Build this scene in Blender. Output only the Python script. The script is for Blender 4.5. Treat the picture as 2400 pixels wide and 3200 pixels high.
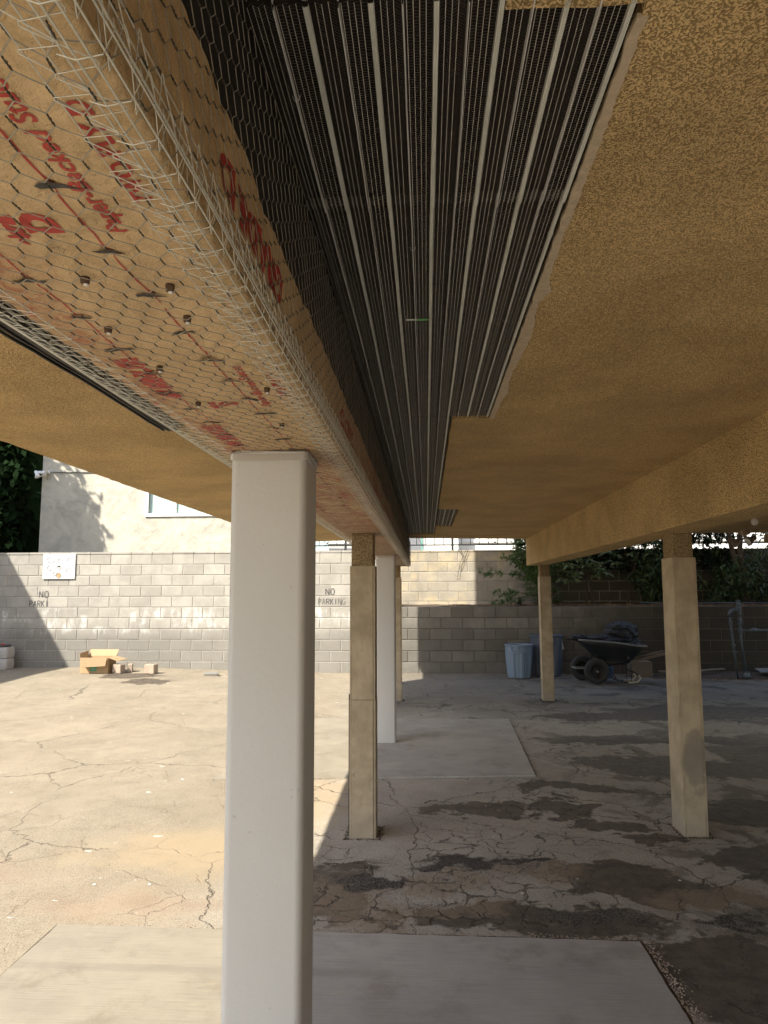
import bpy, bmesh, math, random
import numpy as np
from mathutils import Vector, Matrix, noise as mn
random.seed(7); RNG = np.random.default_rng(7)
for o in list(bpy.data.objects): bpy.data.objects.remove(o)
SC = bpy.context.scene
COL = SC.collection
R = math.radians
# ------------------------------------------------------------------ camera
W2C = ((0.998088, 0.058975, -0.018525) , (0.02, -0.11, 0.99), (0.05, -0.99, -0.11))   # replaced below
def cam_matrix(vx=1331., vy=1850., roll=-0.01, F=2218.):
    a = (vx-1200)/F; b = -(vy-1600)/F
    d = Vector((a, b, -1)).normalized()
    up = Vector((math.sin(roll), math.cos(roll), 0)); up = (up-d*up.dot(d)).normalized()
    x = d.cross(up)
    return Matrix((x, d, up))          # rows: world axes in camera coords -> cam-to-world rotation
cd = bpy.data.cameras.new('camera'); cam = bpy.data.objects.new('camera', cd); COL.objects.link(cam)
cd.sensor_fit = 'VERTICAL'; cd.sensor_height = 32.0; cd.lens = 2218/3200*32.0
cd.clip_start = 0.02; cd.clip_end = 400
M = cam_matrix().to_4x4(); M.translation = (0, 0, 1.45); cam.matrix_world = M
SC.camera = cam
# ------------------------------------------------------------------ light
SUN = Vector((0.64, 0.735, -1.0)).normalized()
el = math.asin(-SUN.z); az = math.atan2(-SUN.x, -SUN.y)
w = bpy.data.worlds.new('World'); SC.world = w; w.use_nodes = True
nt = w.node_tree; bg = nt.nodes['Background']
sky = nt.nodes.new('ShaderNodeTexSky'); sky.sky_type = 'NISHITA'; sky.sun_disc = False
sky.sun_elevation = el; sky.sun_rotation = az % (2*math.pi); sky.air_density = 1.0; sky.dust_density = 1.5
nt.links.new(sky.outputs[0], bg.inputs[0]); bg.inputs[1].default_value = 0.115
sl = bpy.data.lights.new('sun', 'SUN'); sl.energy = 3.7; sl.angle = R(0.55); sl.color = (1.0, 0.93, 0.82)
so = bpy.data.objects.new('sun', sl); COL.objects.link(so); so.rotation_euler = SUN.to_track_quat('-Z', 'Y').to_euler(); so.location = (-8, -10, 14)
SC.view_settings.view_transform = 'Standard'; SC.view_settings.look = 'None'
SC.view_settings.exposure = 1.5; SC.view_settings.gamma = 1.0; SC.view_settings.use_curve_mapping = False
SC.render.engine = 'CYCLES'
SC.cycles.max_bounces = 8; SC.cycles.diffuse_bounces = 6; SC.cycles.glossy_bounces = 4
SC.cycles.use_denoising = True; SC.cycles.use_adaptive_sampling = True; SC.cycles.adaptive_threshold = 0.025
# ------------------------------------------------------------------ materials
class G:
    def __init__(s, name):
        s.m = bpy.data.materials.new(name); s.m.use_nodes = True; s.t = s.m.node_tree
        s.b = s.t.nodes['Principled BSDF']; s.tc = None
        s.geo = s.t.nodes.new('ShaderNodeNewGeometry')
    def put(s, sock, v):
        if isinstance(v, bpy.types.NodeSocket): s.t.links.new(v, sock)
        elif v is not None:
            if isinstance(v, (tuple, list)) and len(v) == 3 and sock.type == 'RGBA': v = (*v, 1)
            sock.default_value = v
    def pos(s): return s.geo.outputs['Position']
    def objc(s):
        if not s.tc: s.tc = s.t.nodes.new('ShaderNodeTexCoord')
        return s.tc.outputs['Object']
    def rand(s): return s.t.nodes.new('ShaderNodeObjectInfo').outputs['Random']
    def noise(s, scale, detail=4, rough=.55, vec=None, dist=0, col=False):
        n = s.t.nodes.new('ShaderNodeTexNoise'); s.put(n.inputs['Vector'], vec or s.pos())
        n.inputs['Scale'].default_value = scale; n.inputs['Detail'].default_value = detail
        n.inputs['Roughness'].default_value = rough; n.inputs['Distortion'].default_value = dist
        return n.outputs['Color' if col else 'Fac']
    def voro(s, scale, vec=None, feat='DISTANCE_TO_EDGE', rnd=1):
        n = s.t.nodes.new('ShaderNodeTexVoronoi'); n.feature = feat; s.put(n.inputs['Vector'], vec or s.pos())
        n.inputs['Scale'].default_value = scale; n.inputs['Randomness'].default_value = rnd
        return n.outputs['Distance']
    def ramp(s, v, a, b, lo=0., hi=1., smooth=True):
        n = s.t.nodes.new('ShaderNodeMapRange'); s.put(n.inputs['Value'], v)
        if smooth: n.interpolation_type = 'SMOOTHSTEP'
        for k, q in (('From Min', a), ('From Max', b), ('To Min', lo), ('To Max', hi)): s.put(n.inputs[k], q)
        return n.outputs[0]
    def math(s, op, a, b=0., c=None):
        n = s.t.nodes.new('ShaderNodeMath'); n.operation = op; s.put(n.inputs[0], a); s.put(n.inputs[1], b)
        if c is not None: s.put(n.inputs[2], c)
        return n.outputs[0]
    def vec(s, op, a, b):
        n = s.t.nodes.new('ShaderNodeVectorMath'); n.operation = op; s.put(n.inputs[0], a); s.put(n.inputs[1], b)
        return n.outputs['Value' if op in ('LENGTH', 'DISTANCE', 'DOT_PRODUCT') else 'Vector']
    def mix(s, f, a, b, mode='MIX'):
        n = s.t.nodes.new('ShaderNodeMix'); n.data_type = 'RGBA'; n.blend_type = mode
        s.put(n.inputs[0], f); s.put(n.inputs[6], a); s.put(n.inputs[7], b); return n.outputs[2]
    def sep(s, v, k):
        n = s.t.nodes.new('ShaderNodeSeparateXYZ'); s.put(n.inputs[0], v); return n.outputs[k]
    def bump(s, h, strength=.5, dist=.01, prev=None):
        n = s.t.nodes.new('ShaderNodeBump'); s.put(n.inputs['Height'], h)
        n.inputs['Strength'].default_value = strength; n.inputs['Distance'].default_value = dist
        if prev: s.t.links.new(prev, n.inputs['Normal'])
        return n.outputs[0]
    def out(s, col, rough=.8, metal=0., nrm=None, spec=None):
        s.put(s.b.inputs['Base Color'], col); s.put(s.b.inputs['Roughness'], rough); s.put(s.b.inputs['Metallic'], metal)
        if nrm: s.put(s.b.inputs['Normal'], nrm)
        if spec is not None: s.put(s.b.inputs['Specular IOR Level'], spec)
        return s.m
def simple(name, c, rough=.7, metal=0., var=.2, scale=20, bump=.0, bscale=60, spec=None):
    g = G(name); n = g.noise(scale)
    col = g.mix(n, tuple(x*(1-var) for x in c), tuple(min(1, x*(1+var)) for x in c))
    nr = g.bump(g.noise(bscale, 5), bump, .003) if bump else None
    return g.out(col, rough, metal, nr, spec)

def stucco(name, c, dark=.35, s=150, strength=.9, dist=.004, cov=(.40, .56)):
    g = G(name)
    a = g.noise(s, 5, .72); b = g.noise(s*2.2, 2)
    vv = g.voro(s*1.0, vec=g.vec('ADD', g.pos(), g.vec('MULTIPLY', g.noise(s*.8, 2, col=True), (.004, .004, .004))), feat='F1')
    pit = g.math('MULTIPLY', g.ramp(vv, .74, .50), g.ramp(a, cov[0]-.1, cov[1]-.05, .55, 1.)); big = g.noise(2.3, 3)
    base = g.mix(g.ramp(big, .35, .65), tuple(x*.88 for x in c), tuple(x*1.08 for x in c)); base = g.mix(g.ramp(g.noise(s*.42, 3, .7), .45, .62, .22, 0), base, tuple(x*.35 for x in c))
    col = g.mix(pit, g.mix(1., base, (dark, dark*.95, dark*.88), 'MULTIPLY'), base)
    sp = g.ramp(g.noise(s*.9, 1, vec=g.vec('ADD', g.pos(), (7., 3., 1.))), .74, .8)
    col = g.mix(g.math('MULTIPLY', sp, .5), col, (.75, .62, .42))
    col = g.mix(g.ramp(g.noise(1.1, 5, .7, vec=g.vec('ADD', g.pos(), (5., 2., 8.))), .5, .72, 0, .22), col, g.mix(1., col, (.62, .56, .5), 'MULTIPLY'))
    h = g.math('ADD', pit, g.math('MULTIPLY', b, .35))
    return g.out(col, .92, 0, g.bump(h, strength, dist), .15)

MT = {}
MT['stucco_ceiling'] = stucco('ochre_stucco_ceiling', (.76, .545, .27), dark=.48, s=280, cov=(.41, .50))
MT['stucco_beam'] = stucco('ochre_stucco_beam', (.78, .56, .27), dark=.32, s=190, cov=(.42, .52))
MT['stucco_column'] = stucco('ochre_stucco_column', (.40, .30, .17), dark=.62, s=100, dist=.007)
MT['plaster_edge'] = simple('bare_plaster', (.47, .38, .27), .95, var=.35, scale=45, bump=.8, bscale=120)
MT['wall_out'] = simple('building_stucco', (.5, .36, .2), .9)
# painted board wrap on old posts
g = G('painted_board_beige'); n = g.noise(7, 5, .65); n2 = g.noise(60, 3, vec=g.vec('MULTIPLY', g.pos(), (1., 1., .12)))
c = g.mix(g.ramp(n, .3, .7), (.33, .265, .175), (.47, .38, .26)); c = g.mix(g.math('MULTIPLY', g.ramp(n2, .5, .75), .35), c, (.25, .19, .12))
zz = g.sep(g.pos(), 2); c = g.mix(g.math('MULTIPLY', g.ramp(g.math('ADD', zz, g.math('MULTIPLY', n, .3)), .5, .12), .55), c, (.30, .26, .20))
c = g.mix(g.ramp(g.noise(19, 2), .72, .78, 0, .5), c, (.13, .1, .07))
px = g.sep(g.pos(), 0); sm = g.vec('LENGTH', g.vec('MULTIPLY', g.vec('SUBTRACT', g.vec('ADD', g.pos(), g.vec('MULTIPLY', g.noise(9, 5, col=True), (.10, 0., .30))), (1.665, 4.5, .57)), (15., 0., 6.0)), (0., 0., 0.))
smk = g.math('MULTIPLY', g.ramp(sm, 1.15, .85), g.math('MULTIPLY', g.ramp(px, 1.50, 1.51), g.ramp(g.sep(g.pos(), 1), 5., 4.9)))
c = g.mix(g.math('MULTIPLY', smk, .5), c, (.12, .115, .105))
MT['board'] = g.out(c, .75, 0, g.bump(g.noise(90, 4), .25, .002))
g = G('painted_column_white'); n = g.noise(3, 3)
c = g.mix(n, (.52, .505, .475), (.57, .555, .525)); pk = g.ramp(g.noise(55, 2), .73, .76)
c = g.mix(g.math('MULTIPLY', pk, .25), c, (.32, .28, .22))
h = g.math('ADD', g.math('MULTIPLY', g.noise(260, 3), .5), g.math('MULTIPLY', g.noise(38, 3), .9))
MT['column'] = g.out(c, .55, 0, g.bump(g.math('SUBTRACT', h, pk), .5, .002), .4)
g = G('dark_felt'); MT['felt'] = g.out(g.mix(g.noise(30), (.006, .006, .007), (.02, .018, .016)), .8)
MT['cavity'] = simple('ceiling_cavity_paper', (.022, .015, .011), .9)
# kraft paper
g = G('kraft_paper'); p = g.pos(); x = g.sep(p, 0); y = g.sep(p, 1)
n1 = g.noise(9, 5, .6); n2 = g.noise(45, 5, .7, vec=g.vec('MULTIPLY', p, (1., .45, 1.)), dist=1.2)
c = g.mix(g.ramp(n1, .3, .7), (.56, .395, .21), (.68, .49, .275))
c = g.mix(g.ramp(n2, .55, .72, 0, .35), c, (.36, .23, .12))
vt = g.ramp(g.voro(28, vec=g.vec('ADD', p, (.3, .2, .1)), feat='F1'), .09, .05); c = g.mix(g.math('MULTIPLY', vt, .0), c, (.1, .07, .05))
left = g.ramp(x, -.40, -.52)
rn = g.ramp(g.noise(26, 5, .7, dist=.8), .5, .6)
rs = g.ramp(g.noise(5, 2), .38, .6)
red = g.math('MULTIPLY', g.math('MULTIPLY', left, rs), g.math('ADD', g.math('MULTIPLY', rn, .75), .25))
far = g.ramp(y, 1.5, 2.6); red2 = g.math('MULTIPLY', g.math('MULTIPLY', far, g.ramp(g.noise(14, 4, .7), .42, .6)), .75)
c = g.mix(g.math('MAXIMUM', g.math('MULTIPLY', red, .8), red2), c, (.42, .085, .05))
hh = g.math('ADD', g.math('MULTIPLY', g.noise(70, 5, .7, dist=1.5), .6), g.noise(20, 3, dist=1))
MT['kraft'] = g.out(c, .62, 0, g.bump(hh, .9, .009), .35)
MT['red_ink'] = simple('red_ink', (.40, .035, .025), .6, var=.35, scale=60)
MT['torn_felt'] = simple('torn_felt', (.075, .07, .066), .9, var=.6, scale=90)
MT['wire'] = simple('galvanized_wire', (.78, .75, .66), .38, .4, var=.35, scale=150)
MT['net_wire'] = simple('shadow_dark_net_wire', (.36, .33, .27), .45, .4, var=.45, scale=90)  # netting colour darkened to stand in for the wires' weak shadows
MT['twist'] = simple('shadow_dark_twist', (.09, .08, .065), .5, .4, var=.5, scale=300)  # near black twists, wire shadow put into the colour
MT['lath_rib'] = simple('galvanized_rib', (.86, .87, .80), .32, .45, var=.2, scale=9); MT['lath_thin'] = simple('galvanized_thin_rib', (.95, .95, .88), .35, .25, var=.15, scale=7)
MT['lath_mesh'] = simple('galvanized_mesh', (.60, .575, .51), .4, .45, var=.3, scale=60)
MT['spacer'] = simple('brown_fibre', (.10, .06, .035), .9, var=.5, scale=400)
MT['nailhead'] = simple('nail_metal', (.75, .75, .75), .35, .8)
MT['tag'] = simple('white_tag', (.7, .7, .66), .5)
MT['tag_green'] = simple('green_tag', (.12, .35, .12), .5)
# ground
STAINS = [(.32, 4.97, .42, .14), (.9, 5.05, .2, .28), (1.05, 5.55, .45, .14), (1.12, 4.67, .24, .13), (1.3, 4.4, .2, .1), (.95, 3.86, .35, .24), (1.2, 3.7, .3, .18),
          (.5, 3.36, .55, .15), (1.15, 3.05, .4, .25), (1.9, 6.3, .7, .35), (2.6, 6.1, .9, .3), (2.2, 5.0, .5, .32), (1.8, 4.15, .25, .35), (1.9, 7.3, .9, .22),
          (2.9, 7.3, .9, .18), (2.9, 6.7, .4, .5), (-.45, 3.6, .25, .35), (-.4, 4.0, .12, .08), (.05, 3.35, .25, .16), (1.5, 2.8, .6, .35), (2.0, 3.4, .5, .4), (2.4, 8.6, 1.2, .3), (3.4, 9.0, 1.3, .5), (-5.0, 11.9, .5, .35), (-4.4, 11.3, .4, .3)]
GRAV = [(2.1, 7.25, 1.2, .13), (.5, 4.02, .16, .07), (.75, 3.42, .3, .05), (1.35, 3.35, .25, .06), (3.3, 6.9, .4, .3), (.15, 3.98, .3, .12), (-.3, 3.75, .14, .12)]
SAND = [(.55, 3.92, .3, .14), (.05, 3.76, .34, .13), (1.4, 3.65, .4, .16), (-.35, 3.5, .3, .3), (.1, 3.45, .3, .1)]
def gmask(g, lst, wob, s0=.86, s1=1.04):
    tot = None
    for (cx, cy, rx, ry) in lst:
        v = g.vec('MULTIPLY', g.vec('SUBTRACT', wob, (cx, cy, 0.)), (1/rx, 1/ry, 0.))
        m = g.ramp(g.vec('LENGTH', v, (0., 0., 0.)), s1, s0)
        tot = m if tot is None else g.math('MAXIMUM', tot, m)
    return tot
g = G('worn_concrete_ground'); p = g.pos(); x = g.sep(p, 0); y = g.sep(p, 1)
wn = g.vec('SUBTRACT', g.noise(2.6, 6, .62, col=True), (.5, .5, .5)); wn2 = g.vec('SUBTRACT', g.noise(9, 5, .6, col=True), (.5, .5, .5)); wob = g.vec('ADD', g.vec('ADD', p, g.vec('MULTIPLY', wn, (.9, .8, 0.))), g.vec('MULTIPLY', wn2, (.22, .22, 0.)))
base = g.mix(g.ramp(g.noise(1.1, 5, .6), .3, .7), (.335, .31, .265), (.445, .415, .355))
base = g.mix(g.ramp(g.noise(5, 6, .7), .42, .7, 0, .45), base, (.23, .2, .165))
base = g.mix(g.ramp(g.noise(120, 3, .8), .47, .60, 0, .5), base, (.56, .51, .43))
base = g.mix(g.ramp(g.noise(150, 2, .8, vec=g.vec('ADD', p, (3., 1., 0.))), .54, .64, 0, .7), base, (.15, .125, .10))
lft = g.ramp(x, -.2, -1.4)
base = g.mix(lft, base, g.mix(1., base, (.655, .61, .52), 'MULTIPLY'))  # sunlit left side painted darker to offset its overexposure
sl_ = gmask(g, [(-1.35, 4.15, .75, .5), (-.8, 5.2, .45, .8)], wob, .3, 1.1); base = g.mix(g.math('MULTIPLY', sl_, .62), base, (.36, .275, .165))
rd = gmask(g, [(-2.5, 3.75, .8, .35), (-1.4, 3.45, .7, .22)], wob, .2, 1.2); base = g.mix(g.math('MULTIPLY', rd, .22), base, (.34, .21, .13))
wt = g.ramp(g.noise(7, 3, vec=g.vec('MULTIPLY', p, (1., 2.2, 1.))), .70, .74); base = g.mix(g.math('MULTIPLY', g.math('MULTIPLY', wt, lft), .7), base, (.72, .68, .62))
st = gmask(g, STAINS, wob); extra = g.math('MULTIPLY', g.ramp(g.noise(1.9, 7, .68, vec=g.vec('ADD', p, (3., 8., 0.)), dist=.5), .52, .59), g.ramp(x, .7, 1.6))
st = g.math('MAXIMUM', st, g.math('MULTIPLY', extra, .8))
base = g.mix(g.math('MULTIPLY', st, .88), base, g.mix(g.ramp(g.noise(11, 7, .72), .3, .7), (.036, .027, .018), (.125, .100, .074)))
sd = gmask(g, SAND, wob, .5, 1.15); sdc = g.mix(g.noise(150, 2, .8), (.20, .145, .09), (.46, .36, .245)); base = g.mix(g.math('MULTIPLY', sd, .6), base, sdc)
gv = gmask(g, GRAV, wob, .6, 1.05); gvc = g.mix(g.ramp(g.noise(110, 3, .8), .4, .6), (.015, .012, .01), (.14, .12, .10)); base = g.mix(gv, base, gvc)
fd = g.math('MULTIPLY', g.ramp(g.math('ADD', y, g.math('MULTIPLY', g.noise(1.3, 4), 2.)), 8.8, 11.), g.ramp(x, -1.4, -.2)); base = g.mix(fd, base, g.mix(1., base, (.50, .48, .44), 'MULTIPLY'))  # far floor dirt, also darkened in colour to hold down sky light
# cracks
cw = g.vec('ADD', p, g.vec('ADD', g.vec('MULTIPLY', wn2, (.10, .10, 0.)), g.vec('MULTIPLY', wn, (.3, .3, 0.))))
cw = g.vec('MULTIPLY', cw, (1., 1., 0.))
big = g.voro(.62, vec=cw); bigm = g.ramp(g.noise(.9, 2, vec=g.vec('ADD', p, (1., 5., 0.))), .38, .5)
c1 = g.math('MULTIPLY', g.ramp(big, .0032, .0005), bigm)
fine = g.voro(6.5, vec=cw); near = gmask(g, [(.15, 3.55, .95, .45), (.4, 4.3, .7, .45), (-.5, 3.8, .35, .6), (.8, 5.2, .5, .8), (1.5, 6.7, .8, .5), (.6, 9.2, 1.0, .4)], wob, .5, 1.05)
c2 = g.math('MULTIPLY', g.math('MULTIPLY', g.ramp(fine, g.ramp(g.noise(2.3, 3), .4, .65, .012, .075), .003), near), g.ramp(g.noise(5, 4, .7), .36, .5))
mid = g.voro(2.1, vec=cw); c3 = g.math('MULTIPLY', g.ramp(mid, .013, .002), g.math('MULTIPLY', g.ramp(g.noise(1.7, 2, vec=g.vec('ADD', p, (9., 2., 0.))), .47, .56), g.ramp(x, -.4, -1.5, 1., .35)))
crk = g.math('MAXIMUM', g.math('MAXIMUM', c1, c3), c2)
base = g.mix(g.math('MULTIPLY', crk, g.ramp(x, -.3, -1., .85, .5)), base, (.05, .038, .028))
h = g.math('ADD', g.math('MULTIPLY', g.noise(170, 4, .7), .35), g.math('MULTIPLY', g.noise(6, 4), .6))
h = g.math('SUBTRACT', h, g.math('MULTIPLY', crk, 1.4)); h = g.math('ADD', h, g.math('MULTIPLY', g.math('MULTIPLY', g.math('MAXIMUM', gv, sd), g.noise(150, 3)), 1.2))
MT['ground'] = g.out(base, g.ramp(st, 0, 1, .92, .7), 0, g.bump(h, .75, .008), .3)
g = G('broom_finish_concrete'); p = g.pos()
br = g.noise(1, 3, .7, vec=g.vec('MULTIPLY', p, (4., 300., 1.))); n = g.noise(2.2, 5, .65)
c = g.mix(g.ramp(n, .3, .7), (.37, .35, .32), (.46, .44, .40)); c = g.mix(g.ramp(br, .45, .7, 0, .38), c, (.20, .185, .16))
c = g.mix(g.ramp(g.noise(3.2, 6, .7, vec=g.vec('ADD', p, (4., 4., 0.))), .5, .7, 0, .45), c, (.22, .19, .155))
c = g.mix(g.ramp(g.noise(4, 5, .7, vec=g.vec('MULTIPLY', p, (1., 2.5, 1.))), .55, .72, 0, .5), c, (.48, .44, .37))
c = g.mix(g.math('MULTIPLY', g.ramp(g.sep(p, 0), -.45, -.7), 1.), c, g.mix(1., c, (.66, .615, .52), 'MULTIPLY'))  # sunlit part of the pads painted darker from the sun line leftward
ty = g.noise(1, 3, .7, vec=g.vec('MULTIPLY', g.vec('ADD', p, g.vec('MULTIPLY', p, (0., 0., 0.))), (30., 3., 1.)))
c = g.mix(g.math('MULTIPLY', g.ramp(ty, .55, .7), g.ramp(g.sep(p, 0), -1.1, -1.5, 0, .3)), c, (.22, .19, .15))
tr = g.ramp(g.math('ABSOLUTE', g.math('SUBTRACT', g.sep(p, 1), 2.86)), .045, .01); tr = g.math('MULTIPLY', tr, g.ramp(g.sep(p, 0), .1, -.6)); c = g.mix(g.math('MULTIPLY', tr, .35), c, (.17, .15, .12))
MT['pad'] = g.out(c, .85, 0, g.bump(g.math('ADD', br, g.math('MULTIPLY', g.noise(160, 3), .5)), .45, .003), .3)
def blockmat(name, lo, hi, effl=0., grime=0., cream=0., shade_x=None):
    g = G(name); p = g.pos(); z = g.sep(p, 2); r = g.rand()
    c = g.mix(r, lo, hi); c = g.mix(g.ramp(g.noise(3, 5, .65), .35, .7, 0, .5), c, tuple(v*.7 for v in lo))
    c = g.mix(g.ramp(g.noise(150, 3, .8), .5, .68, 0, .55), c, tuple(v*.5 for v in lo))
    c = g.mix(g.ramp(g.noise(120, 2, .8), .6, .7, 0, .4), c, tuple(min(1, v*1.4) for v in hi))
    if grime: c = g.mix(g.math('MULTIPLY', g.ramp(g.math('ADD', z, g.math('MULTIPLY', g.noise(2.5, 4), .5)), 1.25, .85), grime), c, tuple(v*.45 for v in lo))
    if effl:
        st = g.noise(1, 5, .7, vec=g.vec('MULTIPLY', p, (7., 7., 2.2)))
        band = g.math('MULTIPLY', g.ramp(z, .62, .85), g.ramp(z, 1.22, 1.1))
        c = g.mix(g.math('MULTIPLY', g.math('MULTIPLY', g.math('MULTIPLY', g.ramp(st, .45, .66), g.ramp(g.noise(1.3, 2, vec=g.vec('MULTIPLY', p, (1., 1., 2.5))), .4, .6)), band), effl), c, (.66, .65, .62))
    if cream: c = g.mix(g.ramp(g.noise(2.2, 4, .6), .5, .75, 0, cream), c, (.62, .5, .28))
    if shade_x: c = g.mix(g.math('MULTIPLY', g.ramp(g.math('ADD', g.sep(p, 0), g.math('MULTIPLY', g.noise(3, 4), .8)), *shade_x), .88), c, (.045, .04, .032))  # painted shade: blocks darken toward the right, below the foliage
    return g.out(c, .95, 0, g.bump(g.noise(110, 4, .8), .8, .006), .1)
MT['block_l'] = blockmat('concrete_block_grey', (.325, .312, .275), (.42, .402, .355), .9, .6)
MT['block_r'] = blockmat('concrete_block_weathered_shaded', (.17, .16, .138), (.26, .245, .215), .12, .3, 0, (1.6, 5.0))  # weathered blocks, base darkened for the wall's shade, deeper toward the right
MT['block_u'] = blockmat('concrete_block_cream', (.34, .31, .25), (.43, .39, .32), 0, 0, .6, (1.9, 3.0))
MT['mortar'] = simple('mortar_joint', (.12, .11, .095), .95, var=.25, scale=30, bump=.6)
MT['mortar_l'] = simple('mortar_light', (.33, .315, .28), .95, var=.25, scale=30, bump=.6)
g = G('white_house_stucco'); n = g.noise(1.7, 6, .7, dist=.6); c = g.mix(g.ramp(n, .4, .68), (.50, .475, .39), (.36, .345, .29)); MT['house'] = g.out(c, .9, 0, g.bump(g.noise(4, 6, .6), .8, .04), .2)
MT['house2'] = simple('pale_render', (.84, .83, .78), .9, var=.05, scale=2)
MT['white_paint'] = simple('white_paint', (.8, .8, .78), .45, var=.05)
g = G('window_glass'); MT['glass'] = g.out((.30, .42, .41), .08, 0, None, .8)
MT['blind'] = simple('pale_green_blind', (.42, .55, .5), .7, var=.15, scale=9)
MT['stencil'] = simple('faded_black_stencil', (.09, .088, .085), .9, var=.45, scale=30)
MT['stencil_f'] = simple('pale_stencil', (.15, .145, .135), .9, var=.25, scale=30)
MT['sign'] = simple('white_sign', (.56, .57, .58), .5, var=.06, scale=6); MT['signmark'] = simple('sign_ghost_mark', (.30, .295, .28), .7, var=.25, scale=40)
MT['dark_iron'] = simple('black_iron', (.03, .032, .035), .5, .3); MT['teal'] = simple('teal_post', (.15, .42, .36), .6)
MT['bin_blue'] = simple('grey_blue_plastic', (.19, .255, .335), .45, var=.1, scale=6, bump=.1); MT['bin_dark'] = simple('dark_grey_plastic', (.085, .10, .13), .5, var=.15, scale=6)
g = G('black_polythene'); MT['bag'] = g.out((.004, .004, .0045), .3, 0, g.bump(g.noise(22, 5, .65, dist=2.5), .9, .02), .6)
MT['rubber'] = simple('tyre_rubber', (.035, .034, .033), .85, var=.35, bump=.5); MT['steel_dark'] = simple('dark_rim', (.02, .018, .018), .5, .4)
MT['tray'] = simple('black_tray', (.015, .017, .02), .5, var=.4); MT['tray_rim'] = simple('dusty_rim', (.20, .20, .19), .7, var=.3)
MT['oldwood'] = simple('weathered_wood', (.17, .135, .10), .85, var=.45, scale=35, bump=.5); MT['bone'] = simple('pale_foot', (.45, .41, .32), .7)
MT['card'] = simple('cardboard', (.38, .26, .14), .8, var=.1, scale=8); MT['card_in'] = simple('cardboard_inside', (.25, .165, .085), .85, var=.15); MT['green'] = simple('green_label', (.03, .25, .12), .6, var=.25, scale=70)
MT['brown_block'] = simple('tan_block', (.36, .29, .22), .9, var=.3, scale=15); MT['sack'] = simple('paper_sack', (.42, .40, .37), .85, var=.25, scale=9)
MT['pipe'] = simple('grey_galv_pipe', (.11, .13, .14), .5, .55, var=.3, scale=18); MT['pipe_tan'] = simple('painted_pipe', (.34, .25, .15), .7, var=.2)
MT['bulb'] = simple('frosted_bulb', (.72, .70, .66), .3, var=.03); MT['soil'] = simple('planter_soil', (.07, .05, .034), .95, var=.6, scale=30, bump=.9, bscale=40)
def leafmat(name, c, c2):
    g = G(name); m = g.out(g.mix(g.noise(3.1, 3), c, c2), .45, 0, None, .35)
    g.b.inputs['Transmission Weight'].default_value = 0
    return m
MT['leaf'] = leafmat('podocarpus_leaf', (.045, .10, .022), (.10, .17, .04)); MT['leaf_dark'] = leafmat('dark_leaf', (.022, .045, .014), (.05, .085, .025))
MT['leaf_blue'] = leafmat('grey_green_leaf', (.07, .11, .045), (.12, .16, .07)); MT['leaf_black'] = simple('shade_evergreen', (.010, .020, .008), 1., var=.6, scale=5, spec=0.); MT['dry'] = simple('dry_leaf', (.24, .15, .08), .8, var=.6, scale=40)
MT['bark'] = simple('bark', (.06, .045, .03), .95, var=.4, scale=25, bump=.9, bscale=40); MT['conduit'] = simple('grey_conduit', (.35, .34, .32), .6, .2)
MT['blue_plastic'] = simple('blue_bucket', (.10, .17, .33), .5)
# ------------------------------------------------------------------ helpers
def link(o, parent=None):
    COL.objects.link(o)
    if parent: o.parent = parent
    return o
def mesh_obj(name, verts, faces, mat, parent=None, smooth=False, mats=None, midx=None):
    me = bpy.data.meshes.new(name)
    if isinstance(verts, np.ndarray) and isinstance(faces, np.ndarray):
        nv, nf, k = len(verts), len(faces), faces.shape[1]
        me.vertices.add(nv); me.vertices.foreach_set('co', verts.astype(np.float32).ravel())
        me.loops.add(nf*k); me.loops.foreach_set('vertex_index', faces.astype(np.int32).ravel())
        me.polygons.add(nf); me.polygons.foreach_set('loop_start', (np.arange(nf)*k).astype(np.int32)); me.polygons.foreach_set('loop_total', np.full(nf, k, np.int32))
        me.update(calc_edges=True); me.validate()
    else:
        me.from_pydata([tuple(v) for v in verts], [], [tuple(f) for f in faces]); me.update()
    for m in (mats or [mat]): me.materials.append(MT[m] if isinstance(m, str) else m)
    if midx is not None: me.polygons.foreach_set('material_index', np.asarray(midx, np.int32))
    if smooth: me.polygons.foreach_set('use_smooth', [True]*len(me.polygons))
    return link(bpy.data.objects.new(name, me), parent)
def empty(name, loc, label, cat, group=None, rz=0):
    o = bpy.data.objects.new(name, None); o.empty_display_size = .1; o.location = loc; o.rotation_euler = (0, 0, rz)
    COL.objects.link(o); o['label'] = label; o['category'] = cat
    if group: o['group'] = group
    return o
def tag(o, label, cat, group=None):
    o['label'] = label; o['category'] = cat
    if group: o['group'] = group
    return o
def struct(o): o['kind'] = 'structure'; return o
def stuff(o, label=None, cat=None):
    o['kind'] = 'stuff'
    if label: o['label'] = label
    if cat: o['category'] = cat
    return o
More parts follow.
